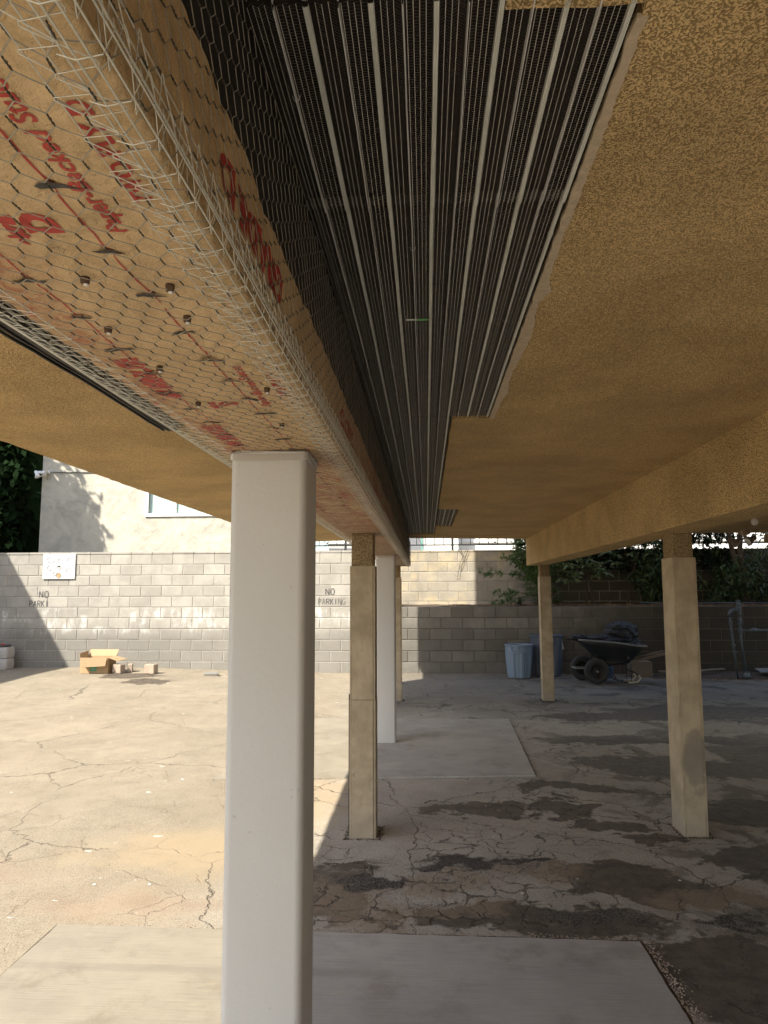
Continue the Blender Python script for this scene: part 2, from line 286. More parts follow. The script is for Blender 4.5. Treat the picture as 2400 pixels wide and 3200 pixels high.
class B:                                   # polygon collector
    def __init__(s): s.v = []; s.f = []
    def add(s, vs, fs):
        n = len(s.v); s.v += [tuple(v) for v in vs]; s.f += [tuple(i+n for i in f) for f in fs]; return s
    def box(s, x0, x1, y0, y1, z0, z1, M=None, bev=0):
        if bev:
            bm = bmesh.new(); bmesh.ops.create_cube(bm, size=1)
            for v in bm.verts: v.co = Vector(((x0+x1)/2+v.co.x*(x1-x0), (y0+y1)/2+v.co.y*(y1-y0), (z0+z1)/2+v.co.z*(z1-z0)))
            bmesh.ops.bevel(bm, geom=bm.edges[:], offset=bev, segments=1, affect='EDGES')
            bm.verts.index_update(); vs = [v.co.copy() for v in bm.verts]; fs = [[v.index for v in f.verts] for f in bm.faces]; bm.free()
        else:
            vs = [Vector((x, y, z)) for x in (x0, x1) for y in (y0, y1) for z in (z0, z1)]
            fs = [(0, 1, 3, 2), (4, 6, 7, 5), (0, 4, 5, 1), (2, 3, 7, 6), (0, 2, 6, 4), (1, 5, 7, 3)]
        if M is not None: vs = [M @ v for v in vs]
        return s.add(vs, fs)
    def tube(s, pts, r, n=8, cap=True, closed=False):
        pts = [Vector(p) for p in pts]; rr = r if isinstance(r, (list, tuple)) else [r]*len(pts)
        vs = []; fs = []; up = None; N = len(pts)
        for i, p in enumerate(pts):
            a = pts[(i-1) % N] if (closed or i > 0) else pts[i]; b = pts[(i+1) % N] if (closed or i < N-1) else pts[i]
            t = (b-a).normalized()
            if up is None: up = t.orthogonal().normalized()
            up = (up-t*up.dot(t)).normalized(); q = t.cross(up)
            for k in range(n):
                A = 2*math.pi*k/n; vs.append(p+(up*math.cos(A)+q*math.sin(A))*rr[i])
        for i in range(N if closed else N-1):
            j = (i+1) % N
            for k in range(n): fs.append((i*n+k, i*n+(k+1) % n, j*n+(k+1) % n, j*n+k))
        if cap and not closed: fs.append(tuple(range(n))[::-1]); fs.append(tuple((N-1)*n+k for k in range(n)))
        return s.add(vs, fs)
    def lathe(s, prof, n=24, c=(0, 0, 0), M=None):
        vs = []; fs = []
        for (r, z) in prof:
            for k in range(n):
                A = 2*math.pi*k/n; v = Vector((r*math.cos(A), r*math.sin(A), z))
                v = (M @ v) if M is not None else v+Vector(c); vs.append(v)
        for i in range(len(prof)-1):
            for k in range(n): fs.append((i*n+k, i*n+(k+1) % n, (i+1)*n+(k+1) % n, (i+1)*n+k))
        return s.add(vs, fs)
    def obj(s, name, mat, parent=None, smooth=False, mats=None, midx=None): return mesh_obj(name, s.v, s.f, mat, parent, smooth, mats, midx)
def segs_mesh(P0, P1, r):                  # many thin 3-sided wires
    P0 = np.asarray(P0, float); P1 = np.asarray(P1, float); n = len(P0)
    d = P1-P0; L = np.linalg.norm(d, axis=1, keepdims=True); L[L == 0] = 1; d = d/L
    ref = np.tile([0, 0, 1.], (n, 1)); ref[np.abs(d[:, 2]) > .9] = [1, 0, 0]
    u = np.cross(d, ref); u /= np.linalg.norm(u, axis=1, keepdims=True); v = np.cross(d, u)
    r = np.broadcast_to(np.asarray(r, float).reshape(-1, 1), (n, 1))
    vs = np.empty((n, 6, 3))
    for k in range(3):
        a = 2*math.pi*k/3; o = (u*math.cos(a)+v*math.sin(a))*r
        vs[:, k] = P0+o; vs[:, 3+k] = P1+o
    b = np.arange(n)[:, None]*6
    f = np.concatenate([b+np.array([[k, (k+1) % 3, 3+(k+1) % 3, 3+k]]) for k in range(3)])
    return vs.reshape(-1, 3), f
def quads_obj(name, V, mat, parent=None):  # V (n,4,3)
    V = np.asarray(V); n = len(V)
    return mesh_obj(name, V.reshape(-1, 3), np.arange(n*4).reshape(n, 4), mat, parent)
def extrude_poly(name, pts, z0, z1, mat, parent=None):
    bm = bmesh.new(); vs = [bm.verts.new((x, y, z0)) for x, y in pts]; f = bm.faces.new(vs)
    if f.normal.z > 0: f.normal_flip()
    r = bmesh.ops.extrude_face_region(bm, geom=[f])
    for v in [e for e in r['geom'] if isinstance(e, bmesh.types.BMVert)]: v.co.z = z1
    bmesh.ops.triangulate(bm, faces=bm.faces[:]); bmesh.ops.recalc_face_normals(bm, faces=bm.faces[:])
    me = bpy.data.meshes.new(name); bm.to_mesh(me); bm.free(); me.materials.append(MT[mat])
    return link(bpy.data.objects.new(name, me), parent)
def jit_line(a, b, step=.05, amp=.004, seed=0, axis=0):
    n = max(1, int(math.dist(a, b)/step)); out = []
    for i in range(n):
        t = i/n; x = a[0]+(b[0]-a[0])*t; y = a[1]+(b[1]-a[1])*t
        w = amp*(mn.noise(Vector((x*9, y*9, seed)))*1.4+mn.noise(Vector((x*40, y*40, seed+3)))*.7) if i else 0
        dx, dy = b[0]-a[0], b[1]-a[1]; L = math.hypot(dx, dy)
        out.append((x-dy/L*w, y+dx/L*w))
    return out
def outline(pts, amp=.004, step=.03):
    o = []
    for i in range(len(pts)): o += jit_line(pts[i], pts[(i+1) % len(pts)], step, amp, 1.7)
    return o
def sstep(a, b, x):
    t = min(1, max(0, (x-a)/(b-a))); return t*t*(3-2*t)
def gz(x, y): return .09*sstep(1, 6, -x)*sstep(9, 12.5, y)
# ------------------------------------------------------------------ ground
def build_ground():
    xs = np.concatenate([[-120, -60, -30, -16], np.arange(-12, 10.01, .25), [16, 40, 120]]); ys = np.concatenate([[-120, -50, -20, -8], np.arange(-3, 15.01, .25), [20, 40, 200]])
    V = []; 
    for y in ys:
        for x in xs: V.append((x, y, gz(x, y)+.004*mn.noise(Vector((x*1.3, y*1.3, 0)))-.002))
    F = []; w_ = len(xs)
    for j in range(len(ys)-1):
        for i in range(w_-1): F.append((j*w_+i, j*w_+i+1, (j+1)*w_+i+1, (j+1)*w_+i))
    struct(mesh_obj('ground', V, F, 'ground', smooth=True))
build_ground()
for (x0, x1, y0, y1, yl) in ((-1.622, .868, .3, 3.182, 3.2), (-1.66, .93, 5.86, 8.36, 5.62)):
    if y0 < 1: poly = [(x0, y0), (x1+.01, y0), (x1, y1-.01), (x0, yl)]
    else: poly = [(x0, yl), (x1-.08, y0), (x1, y1), (x0+.05, y1-.03)]
    struct(extrude_poly('concrete_pad', outline(poly, .004, .03), -.01, .012, 'pad'))
def joint(a, c, w_):
    n = int(math.dist(a, c)/.03); V = []; F = []; L = math.dist(a, c); nx, ny = -(c[1]-a[1])/L, (c[0]-a[0])/L
    for i in range(n+1):
        t_ = i/n; x = a[0]+(c[0]-a[0])*t_; y = a[1]+(c[1]-a[1])*t_; q = w_*(.6+.5*abs(mn.noise(Vector((x*14, y*14, 3))))*2); o_ = .003*mn.noise(Vector((x*9, y*9, 8)))
        V += [(x+nx*(o_-q), y+ny*(o_-q), .0045), (x+nx*(o_+q), y+ny*(o_+q), .0045)]
    for i in range(n): F.append((2*i, 2*i+2, 2*i+3, 2*i+1))
    struct(mesh_obj('pad_joint', V, F, 'soil'))
joint((-1.63, 3.208), (.87, 3.19), .007); joint((-1.63, 3.208), (-1.63, .4), .006); joint((.876, 3.19), (.888, .4), .008)
joint((.855, 5.86), (.936, 8.36), .006); joint((-1.665, 5.62), (-1.62, 8.3), .006); joint((-1.61, 8.335), (.93, 8.365), .004)
def crumbs(name, region, n, mat, s0, s1, flat=.6, label='', zf=None):
    V = []; F = []
    for i in range(n):
        x, y = region(); z = (zf or gz)(x, y); s = random.uniform(s0, s1); a = random.random()*6.28; k = len(V)
        for q in range(4): V.append((x+s*math.cos(a+q*1.57)*random.uniform(.6, 1.2), y+s*math.sin(a+q*1.57)*random.uniform(.5, 1.1), z+.002))
        V.append((x, y, z+s*flat*random.uniform(.5, 1.4)+.002)); F += [(k+q, k+(q+1) % 4, k+4) for q in range(4)]
    o = mesh_obj(name, V, F, mat); stuff(o, label, 'debris'); return o
def r_edge():
    if random.random() < .6: return random.uniform(-1.6, .87), 3.195+abs(random.gauss(0, .018))
    return .885+abs(random.gauss(0, .025)), random.uniform(2.2, 3.2)
crumbs('pad_edge_grit', r_edge, 1500, 'brown_block', .002, .006, .8, 'gritty crumbs along the edge of the near concrete pad')
def r_patch():
    e = random.choice(SAND+GRAV[1:]); return random.gauss(e[0], e[2]*.5), random.gauss(e[1], e[3]*.5)
crumbs('loose_gravel', r_patch, 3500, 'mortar', .0015, .005, .8, 'loose gravel and sand scattered over the broken concrete')
def r_foot():
    x, y, a, c = random.choice(((-.39, 4.47, .09, .1), (-.382, 9.77, .06, .07), (1.59, 4.6, .08, .11), (1.626, 9.88, .08, .09), (-.397, 7.1, .1, .1)))
    q = random.random()*6.28; e = 1+abs(random.gauss(0, .14)); return x+a*e*max(-1, min(1, 1.5*math.cos(q))), y+c*e*max(-1, min(1, 1.5*math.sin(q)))
crumbs('post_foot_dirt', r_foot, 1300, 'soil', .002, .007, .8, 'dark dirt gathered round the feet of the posts')
crumbs('white_chips', lambda: (random.uniform(-2, 4), random.uniform(3, 12.5)), 60, 'white_paint', .003, .012, .3, 'tiny white chips scattered over the garage floor')
# ------------------------------------------------------------------ carport building
CZ = 2.18; BZ = 1.82; YE = 10.0
def slab(name, pts, mat='stucco_ceiling', z0=CZ, z1=CZ+.03, amp=.003): return struct(extrude_poly(name, outline(pts, amp, .03), z0, z1, mat))
LX0, LX1, LXI, LY0, LY1, LY2, LY3, LY4 = -.222, .282, .119, .827, 2.967, 6.30, 7.96, 9.0
slab('ceiling', [(LXI-.012, -1.0), (1.41, -1.0), (1.41, YE-.02), (-.222, YE-.35), (-.222, LY4), (LXI, LY4), (LXI, LY3), (.300, LY3), (.300, LY2), (LXI, LY2), (LXI, LY1), (LX1, LY1), (LX1, LY0), (LXI-.012, LY0)])
slab('ceiling', [(1.64, -1.0), (9, -1.0), (9, 9.1), (1.64, 9.2)], amp=.0)
slab('soffit', [(-2.03, -1.0), (-2.03, YE+.25), (-.56, YE-.1), (-.56, 3.065), (-1.167, 3.065), (-1.167, -1.0)], amp=.006)
b = B(); b.box(-2.02, 9, -.98, YE-.05, 2.24, 8); struct(b.obj('building_upper_floor', 'wall_out'))
b = B(); b.box(-2.03, 9, YE-.05, 10.85, 3.05, 8); struct(b.obj('added_shadow_overhang', 'wall_out'))  # unseen overhang, added to cast the corner shadow on the back walls
b = B(); b.box(.0, 9, -7, -1.01, 2.19, 8); struct(b.obj('added_rear_light_blocker', 'wall_out'))  # unseen block behind the camera, shaped to limit light on beam and ceiling
b = B(); b.box(8.9, 9.1, -7, 9, 0, 2.17); struct(b.obj('garage_wall', 'wall_out'))
b = B(); b.box(-1.2, .33, -.98, 9.1, CZ+.028, CZ+.045); struct(b.obj('ceiling_cavity', 'cavity'))
# plaster margin along the cut stucco edge
def margin():
    pts = []; pr = []
    ys = np.arange(LY0+.02, LY1, .012)
    for y in ys:
        wdt = .008+.006*mn.noise(Vector((0, y*6, 2)))+.006*sstep(.75, 2.2, y)
        for (c0, w0, a0) in ((1.68, .05, .016), (2.05, .16, .014), (2.55, .09, .010)): wdt += a0*math.exp(-((y-c0)/w0)**2)
        wdt += .005*mn.noise(Vector((3, y*45, 2)))+.003*mn.noise(Vector((3, y*120, 2)))
        pts.append((LX1-.007+.004*mn.noise(Vector((5, y*22, 2))), y)); pr.append((LX1+max(.004, wdt), y))
    return extrude_poly('plaster_margin', pts+pr[::-1], CZ-.003, CZ+.004, 'plaster_edge')
tag(margin(), 'pale bare plaster margin where the ochre ceiling stucco is cut back beside the metal lath', 'plaster edge')
# right stucco beam
b = B(); b.box(1.40, 1.65, -1.0, 10.0, 1.81, CZ+.01, bev=.006)
tag(b.obj('stucco_beam', 'stucco_beam'), 'ochre stucco covered drop beam carried by the two right hand posts', 'beam')
# ------------------------------------------------------------------ lath
def lath(x0, x1, y0, y1, z, label, zoff=0, phase=0, grp='metal lath sheets fixed to the ceiling'):
    t = empty('metal_lath_sheet', ((x0+x1)/2, y0, z), label, 'metal lath', grp); ox, oy, oz = t.location
    S = .041; k0 = math.ceil((x0+.144)/S-.01); xs = []
    k = k0
    while -.144+k*S < x1+.004: xs.append((k, -.144+k*S)); k += 1
    ybr = np.append(np.arange(y0, y1, .06 if y1-y0 < 3 else .12), y1)
    for k, xr in xs:
        xr = min(max(xr, x0+.006), x1-.006)
        wide = k % 2 == 0
        if wide: prof = [(-.0042, .001), (-.0032, -.005), (-.0020, -.0032), (-.0010, -.0055), (0, -.0032), (.0010, -.0055), (.0020, -.0032), (.0032, -.005), (.0042, .001)]
        else: prof = [(-.0016, .001), (-.0002, -.0078), (.0008, -.0078), (.0016, .001)]
        V = []; F = []; m = len(prof)
        for y in ybr:
            wx = .0022*mn.noise(Vector((k*3.1, y*1.3, 1)))+.0006*mn.noise(Vector((k*3.1, y*12, 1))); wz = .0025*mn.noise(Vector((k*2.1, y*2.1, 5)))
            for (a, c) in prof: V.append((xr+a+wx-ox, y-oy, z+c+wz-oz))
        for j in range(len(ybr)-1):
            for i in range(m-1): F.append((j*m+i, j*m+i+1, (j+1)*m+i+1, (j+1)*m+i))
        mesh_obj('rib', V, F, 'lath_rib' if wide else 'lath_thin', t)
    # expanded mesh strands
    Q = []; edges = [x0]+[q for _, q in xs]+[x1]
    pitch = .0052
    for e in range(len(edges)-1):
        a, c = edges[e]+.004, edges[e+1]-.004
        if c-a < .006: continue
        m = max(1, round((c-a)/.0075)); st = (c-a)/m
        for q in range(m):
            xa, xb = a+q*st, a+(q+1)*st; sgn = 1 if (q+e) % 2 else -1
            lift = .0022 if q % 2 else -.0005; lift2 = -.0005 if q % 2 else .0022
            n = int((y1-y0)/pitch); yy = y0+np.arange(n)*pitch+RNG.normal(0, .0003, n)
            sl = .0030*sgn; wd = .0015; tz = .0015
            V = np.zeros((n, 4, 3))
            V[:, 0] = np.stack([np.full(n, xa-ox), yy-oy, np.full(n, z+lift-oz)], 1)
            V[:, 1] = np.stack([np.full(n, xb-ox), yy+sl-oy, np.full(n, z+lift2-oz)], 1)
            V[:, 2] = V[:, 1]+[0, wd, tz]; V[:, 3] = V[:, 0]+[0, wd, tz]; Q.append(V)
            # spine between strips
            ns = max(2, int((y1-y0)/.25)); ysn = np.linspace(y0, y1, ns+1)
            V = np.zeros((ns, 4, 3)); V[:, 0] = np.stack([np.full(ns, xa-.0005-ox), ysn[:-1]-oy, np.full(ns, z+lift-.0006-oz)], 1); V[:, 1] = V[:, 0]+[.001, 0, 0]
            V[:, 3] = np.stack([np.full(ns, xa-.0005-ox), ysn[1:]-oy, np.full(ns, z+lift-.0006-oz)], 1); V[:, 2] = V[:, 3]+[.001, 0, 0]; Q.append(V)
    stuff(quads_obj('expanded_mesh', np.concatenate(Q), 'lath_mesh', t))
    # tie wires
    for k, xr in xs:
        for yt in np.arange(y0+.16+.05*(k % 3 == 0), y1, .42):
            if yt > 5: break
            if random.random() < .6: continue
            bb = B(); yj = yt+random.uniform(-.01, .01); zz = -.0085
            bb.tube([(xr-.006-ox, yj-oy, 0), (xr-.003-ox, yj+.001-oy, zz*.9), (xr+.003-ox, yj+.001-oy, zz*.9), (xr+.006-ox, yj-oy, 0)], .0006, 4); bb.obj('tie_wire', 'lath_rib', t)
    return t
lath(LX0, LX1, LY0-.02, 1.285, CZ+.004, 'nearest galvanized rib lath sheet, overlapping the next with a ragged cut end')
lath(LX0, LX1, 1.26, LY1, CZ+.011, 'galvanized rib lath sheet with a small white and green tag hanging from it')
lath(LX0, LXI, LY1+.002, LY4, CZ+.011, 'long narrow rib lath sheet running to the far end of the carport')
lath(LXI+.002, .300, LY2, LY3, CZ+.011, 'small rib lath patch let into the far ceiling stucco')
lath(LX0, LXI-.014, -.4, LY0-.022, CZ+.011, 'rib lath sheet beside the rough stucco lip at the top edge of the photo')
lath(-1.16, -.56, -.4, 3.05, CZ+.011, 'rib lath strip on the outer side of the paper wrapped beam')
# bent dark edge of outer lath strip
b = B(); pts = [(-1.165+.012*mn.noise(Vector((y*2.3, 0, 0))), y, CZ-.006-.008*abs(mn.noise(Vector((y*3, 4, 0))))) for y in np.arange(-.4, 3.09, .05)]
b.tube(pts, .005, 6); b.tube([(x+.022, y, z-.001) for x, y, z in pts], .0035, 6); tag(b.obj('bent_lath_edge', 'steel_dark', smooth=True), 'dark bent metal edging along the outer lath strip and soffit', 'metal edging')
def band(x0, x1, y0, y1, n=60):
    V = []; F = []
    for i in range(n+1):
        y = y0+(y1-y0)*i/n; wv = .010*mn.noise(Vector((y*2.3, 0, 0)))
        V += [(x0+wv, y, CZ+.001), (x0+.03+wv, y, CZ-.007), (x1+wv, y, CZ-.004)]
    for i in range(n): F += [(i*3, i*3+1, i*3+4, i*3+3), (i*3+1, i*3+2, i*3+5, i*3+4)]
    return V, F
V, F = band(-1.175, -1.10, -.4, 3.07); tag(mesh_obj('lath_margin', V, F, 'torn_felt'), 'black felt flap showing beside the outer lath strip', 'felt strip')
# tag on lath
t = empty('hanging_tag', (-.018, 1.835, CZ-.004), 'small white and green paper tag caught across the lath ribs', 'tag')
b = B(); b.box(-.028, .002, -.004, .004, -.0015, 0); b.obj('paper_strip', 'tag', t); b = B(); b.box(.003, .033, -.005, .004, -.0025, 0); b.obj('paper_strip', 'tag_green', t)
# ------------------------------------------------------------------ paper wrapped beam
bm_ = empty('paper_wrapped_beam', (-.37, 0, 0), 'drop beam wrapped in kraft paper and chicken wire ready for stucco', 'beam'); BX = -.37
UX0, UX1 = -.53, -.222; WU = UX1-UX0; TOPZ = 1.985
b = B(); b.box(UX0+.006-BX, UX1-.006-BX, -.99, YE-.05, BZ+.006, CZ+.02); b.obj('felt_core', 'felt', bm_)
SPOTS = []
yy = .46
while yy < 5.5:
    SPOTS.append((-.336+.004*random.uniform(-1, 1), yy)); SPOTS.append((-.46+.005*random.uniform(-1, 1), yy+.06*1.06)); yy += .119*random.uniform(.93, 1.07)
SPA = np.array(SPOTS)
def pdisp(s, y):                            # outward displacement of the paper at perimeter s
    d = .0034*mn.noise(Vector((s*22, y*11, 0)))+.0016*(1-abs(mn.noise(Vector((s*14+y*16, y*4-s*8, 11))))*3)+.0012*mn.noise(Vector((s*60+y*25, y*30-s*10, 3)))
    d += .0012*(1-abs(mn.noise(Vector((s*40-y*30, y*9+s*30, 7))))*2.2)
    if y < 5.6 and s < WU:
        dx = SPA[:, 0]-(UX0+s); dy = SPA[:, 1]-y; r = np.sqrt(dx*dx+dy*dy); i = int(r.argmin()); rm = r[i]
        if rm < .035:
            a = math.atan2(dy[i], dx[i]); d -= .0045*math.exp(-(rm/.008)**2); d += .0013*math.cos(a*5+i)*math.exp(-(rm/.02)**2)
    return d
def surf(s, y, off=0.):                     # perimeter -> world
    if s < WU-.006: return (UX0+s, y, BZ-off)
    if s < WU+.006:
        a = (s-WU+.006)/.012*math.pi/2; return (UX1-.006+(.006+off)*math.sin(a), y, BZ+.006-(.006+off)*math.cos(a))
    return (UX1+off, y, BZ+(s-WU))
ss = np.concatenate([np.arange(0, WU-.006, .0065), np.linspace(WU-.006, WU+.006, 5), np.arange(WU+.012, WU+TOPZ-BZ, .008)])
ysv = np.concatenate([[-.98, -.6, -.3], np.arange(0.1, 2.4, .0075), np.arange(2.4, YE-.05, .035), [YE-.045]])
V = []; F = []; m = len(ss)
for y in ysv:
    top = .012*mn.noise(Vector((y*2.2, 0, 9))) + .004*mn.noise(Vector((y*14, 0, 9)))
    for i, s in enumerate(ss):
        s2 = s+(top*(s-WU)/(TOPZ-BZ) if s > WU+.01 else 0)
        x_, y_, z_ = surf(s2, y, pdisp(s2, y)+.001); V.append((x_-BX, y_, z_))
for j in range(len(ysv)-1):
    for i in range(m-1): F.append((j*m+i, j*m+i+1, (j+1)*m+i+1, (j+1)*m+i))
mesh_obj('kraft_paper', V, F, 'kraft', bm_, smooth=True)
# printed text conforming to the paper
def ptext(txt, size, s, y, ang=90, off=.0009, bold=0, sx=1., sk=0):
    cu = bpy.data.curves.new('printed_text', 'FONT'); cu.body = txt; cu.size = size; cu.offset = bold; cu.resolution_u = 3
    o = bpy.data.objects.new('tmp', cu); COL.objects.link(o); bpy.context.view_layer.update()
    me = bpy.data.meshes.new_from_object(o.evaluated_get(bpy.context.evaluated_depsgraph_get())); bpy.data.objects.remove(o)
    bm = bmesh.new(); bm.from_mesh(me); bmesh.ops.triangulate(bm, faces=bm.faces[:])
    for _ in range(2):
        le = [e for e in bm.edges if e.calc_length() > size*.18]
        if le: bmesh.ops.subdivide_edges(bm, edges=le, cuts=1); bmesh.ops.triangulate(bm, faces=bm.faces[:])
    for v in bm.verts:
        u, w_ = v.co.x*sx, v.co.y
        S_, Y_ = s-w_, y-u                  # reads toward the camera, tops to the left
        x_, y_, z_ = surf(S_, Y_, pdisp(S_, Y_)+.0018+off-.0009); v.co = Vector((x_-BX, y_, z_))
    bm.to_mesh(me); bm.free(); me.materials.clear(); me.materials.append(MT['red_ink']); me.name = 'printed_text'
    return link(bpy.data.objects.new('printed_text', me), bm_)
sx_ = lambda x: x-UX0
for off_y in (0, .68, 1.36, 2.1):
    ptext('Paper-Backed Stucco', .0275, sx_(-.300), .672+off_y, bold=.0006, sx=1.05)
    ptext('TWO-PLY D', .026, sx_(-.252), .62+off_y, bold=.0008)
    ptext('D', .046, sx_(-.366), .668+off_y, bold=.003)
    ptext('ekra', .030, sx_(-.405), .69+off_y, bold=.0016)
for off_y in (-.1, .35, .8, 1.25, 1.7): ptext('60 MINUTE', .05, sx_(-.455), 1.38+off_y, bold=.004, sx=.9)
for off_y in (.25, 1.35, 2.5, 3.6): ptext('GRADE D', .066, WU+.115, .80+off_y, bold=.003, sx=1.2, off=.0012)
def ribbon(x, y0, y1, w_=.0024):
    n = int((y1-y0)/.008)+1; V = []; F = []
    for i in range(n+1):
        y = y0+(y1-y0)*i/n; c = x+.002*mn.noise(Vector((x*50, y*6, 0)))
        for a in (-w_/2, w_/2): s = c+a-UX0; q = surf(s, y, pdisp(s, y)+.0016); V.append((q[0]-BX, q[1], q[2]))
    for i in range(n): F.append((2*i, 2*i+1, 2*i+3, 2*i+2))
    mesh_obj('red_line', V, F, 'red_ink', bm_)
for x in (-.336, -.46):
    y = .3
    while y < 3.5: L = random.uniform(.3, .8); ribbon(x, y, y+L); y += L+random.uniform(.01, .05)
# torn felt spots at fasteners
for i, (sx0, sy0) in enumerate(SPOTS):
    if sy0 > 3.2: continue
    V = [(sx0-BX, sy0, BZ-.0012)]; n = 14; F = []
    for k in range(n):
        A = 2*math.pi*k/n; r = (.0045+.019*max(0, math.cos(A*2+.5*math.sin(i*1.7)))**2*random.uniform(.3, 1.2)*(.5+.5*abs(math.sin(i*2.3)))+random.uniform(0, .002))
        X, Y = sx0+1.25*r*math.cos(A+.15), sy0+.85*r*math.sin(A+.15); V.append((X-BX, Y, BZ-max(.0032, pdisp(X-UX0, Y)+.0030)))
    for k in range(n): F.append((0, 1+k, 1+(k+1) % n))
    mesh_obj('torn_patch', V, F, 'torn_felt', bm_)
# fibre spacers
for (x, y) in ((-.394, .772), (-.303, .80), (-.437, .927), (-.315, .897), (-.43, 1.10), (-.283, 1.235), (-.437, 1.32), (-.31, 1.50)):
    b = B(); b.lathe([(0, -.001), (.0052, -.001), (.0056, -.0045), (.005, -.0105), (.0, -.011)], 12, (x-BX, y, BZ)); o = b.obj('fibre_spacer', 'spacer', bm_, True)
    b = B(); b.lathe([(0, -.0112), (.0036, -.0112), (.003, -.0125), (0, -.013)], 10, (x+.001-BX, y+.001, BZ)); b.obj('nail_head', 'nailhead', o, True)
# chicken wire
NO = .0065
def net_nodes():
    P0 = []; P1 = []; T0 = []; T1 = []; H0 = []; H1 = []
    P = .058; tl = .0145; cs = .0157; smin = -.02; smax = WU+CZ-BZ-.01
    nc = int((smax-smin)/cs); ny = int((YE+.4)/P)
    def pt(s, y):
        k = Vector((s*30, y*30, 2)); s2 = s+.0026*mn.noise(k)+.003*mn.noise(Vector((s*5, y*4, 8))); y2 = y+.0024*mn.noise(k+Vector((9, 9, 9)))
        off = NO+.003*mn.noise(Vector((s*12, y*9, 5)))+ (0 if s < WU-.03 else .002)
        q = surf(max(s2, -.03), y2, off+.003); return (q[0]-BX, q[1], q[2]+(.004*min(1, -s2/.02) if s2 < 0 else 0))
    for c in range(nc):
        s = smin+c*cs
        for j in range(ny):
            y = -.3+j*P+(P/2 if c % 2 else 0)
            a = pt(s, y); e = pt(s, y+tl)
            if y < 1.15:
                n = 7; A = Vector(a); E = Vector(e)
                for w_ in (0, math.pi):
                    pv = None
                    for i in range(n+1):
                        t_ = i/n; th = w_+t_*math.pi*3; q = A.lerp(E, t_)+Vector((math.cos(th), 0, math.sin(th)))*.0007*(math.sin(t_*math.pi)**.3 if 0 < t_ < 1 else 0)
                        if pv is not None: H0.append(pv); H1.append(q)
                        pv = q
            else: T0.append(a); T1.append(e)
            if c+1 < nc:
                # bowed diagonals to the next column
                o = P/2
                f = pt(s+cs, y+o) if True else None
                mid = [(e[k]+f[k])/2 for k in range(3)]; mid[1] += .0004; P0 += [e, mid]; P1 += [mid, f]
                f2 = pt(s+cs, y-o+tl); mid = [(a[k]+f2[k])/2 for k in range(3)]; mid[1] -= .0004; P0 += [a, mid]; P1 += [mid, f2]
    return P0, P1, T0, T1, H0, H1
P0, P1, T0, T1, H0, H1 = net_nodes()
v, f = segs_mesh(P0, P1, .0007); stuff(mesh_obj('wire_netting', v, f, 'net_wire', bm_))
v1, f1 = segs_mesh(T0, T1, .0010); v2, f2 = segs_mesh(H0, H1, .0006); stuff(mesh_obj('twisted_wire', np.concatenate([v1, v2]), np.concatenate([f1, f2+len(v1)]), 'twist', bm_))
# corner reinforcement wires
def cpt(s, y, off, wob=.0015):
    s2 = s+wob*mn.noise(Vector((s*90, y*2.2, 4))); q = surf(s2, y, off+.002*mn.noise(Vector((s*70, y*2.7, 6)))); return (q[0]-BX, q[1], q[2])
def lpt(d, y, wob=.0015):                   # left corner: d = distance in from outer wire (x=-.57)
    x = -.575+d+wob*mn.noise(Vector((d*90, y*2.2, 4))); z = BZ-.012+.012*max(0, (.05-d)/.05)+.0015*mn.noise(Vector((d*70, y*2.7, 6))); return (x-BX, y, z)
for s in (WU-.044, WU-.028, WU-.016, WU-.008, WU-.003, WU+.001, WU+.005, WU+.010, WU+.018, WU+.030, WU+.046):
    off = .011 if abs(s-WU) > .012 else .015
    b = B(); b.tube([cpt(s, y, off) for y in np.concatenate([np.arange(.1, 2, .04), np.arange(2, YE-.1, .12)])], .0007 if abs(s-WU) > .02 else .0009, 5); b.obj('corner_wire', 'wire', bm_)
for d in (0, .003, .007, .028, .075):
    b = B(); b.tube([lpt(d, y) for y in np.concatenate([np.arange(.1, 2, .04), np.arange(2, YE-.1, .12)])], .0010, 5); b.obj('corner_wire', 'wire', bm_)
A0 = []; A1 = []
def poly(pts):
    for i in range(len(pts)-1): A0.append(pts[i]); A1.append(pts[i+1])
for (sa, sb, pit, ph) in ((WU-.046, WU-.014, .046, 0), (WU-.032, WU-.002, .046, .022), (WU+.048, WU+.014, .046, .01), (WU+.03, WU+.0, .046, .03)):
    y = .1+ph
    while y < YE-.1:
        # long diagonal out, short return with a hooked loop
        poly([cpt(sa, y, .0125), cpt(sa+.004*(1 if sb > sa else -1), y+.004, .0125), cpt(sb, y+pit*.78, .0125), cpt(sb-.0005, y+pit*.86, .0125), cpt(sa+.001, y+pit*.93, .0125), cpt(sa, y+pit, .0125)]); y += pit
y = .1
while y < YE-.1:
    pit = .046
    poly([cpt(WU-.02, y, .013), cpt(WU-.008, y+.003, .016), cpt(WU, y+.005, .017), cpt(WU+.008, y+.007, .016), cpt(WU+.02, y+.01, .013)])
    poly([lpt(.0, y), lpt(.004, y+.004), lpt(.03, y+.03), lpt(.032, y+.034), lpt(.0, y+.042), lpt(.0, y+pit)])
    poly([lpt(.026, y), lpt(.07, y+.010), lpt(.078, y+.014), lpt(.076, y+.018), lpt(.045, y+.022), lpt(.026, y+.046)])
    poly([lpt(.03, y+.02), lpt(.01, y+.032)]); y += pit
v, f = segs_mesh(A0, A1, .00062); stuff(mesh_obj('corner_lacing', v, f, 'wire', bm_))
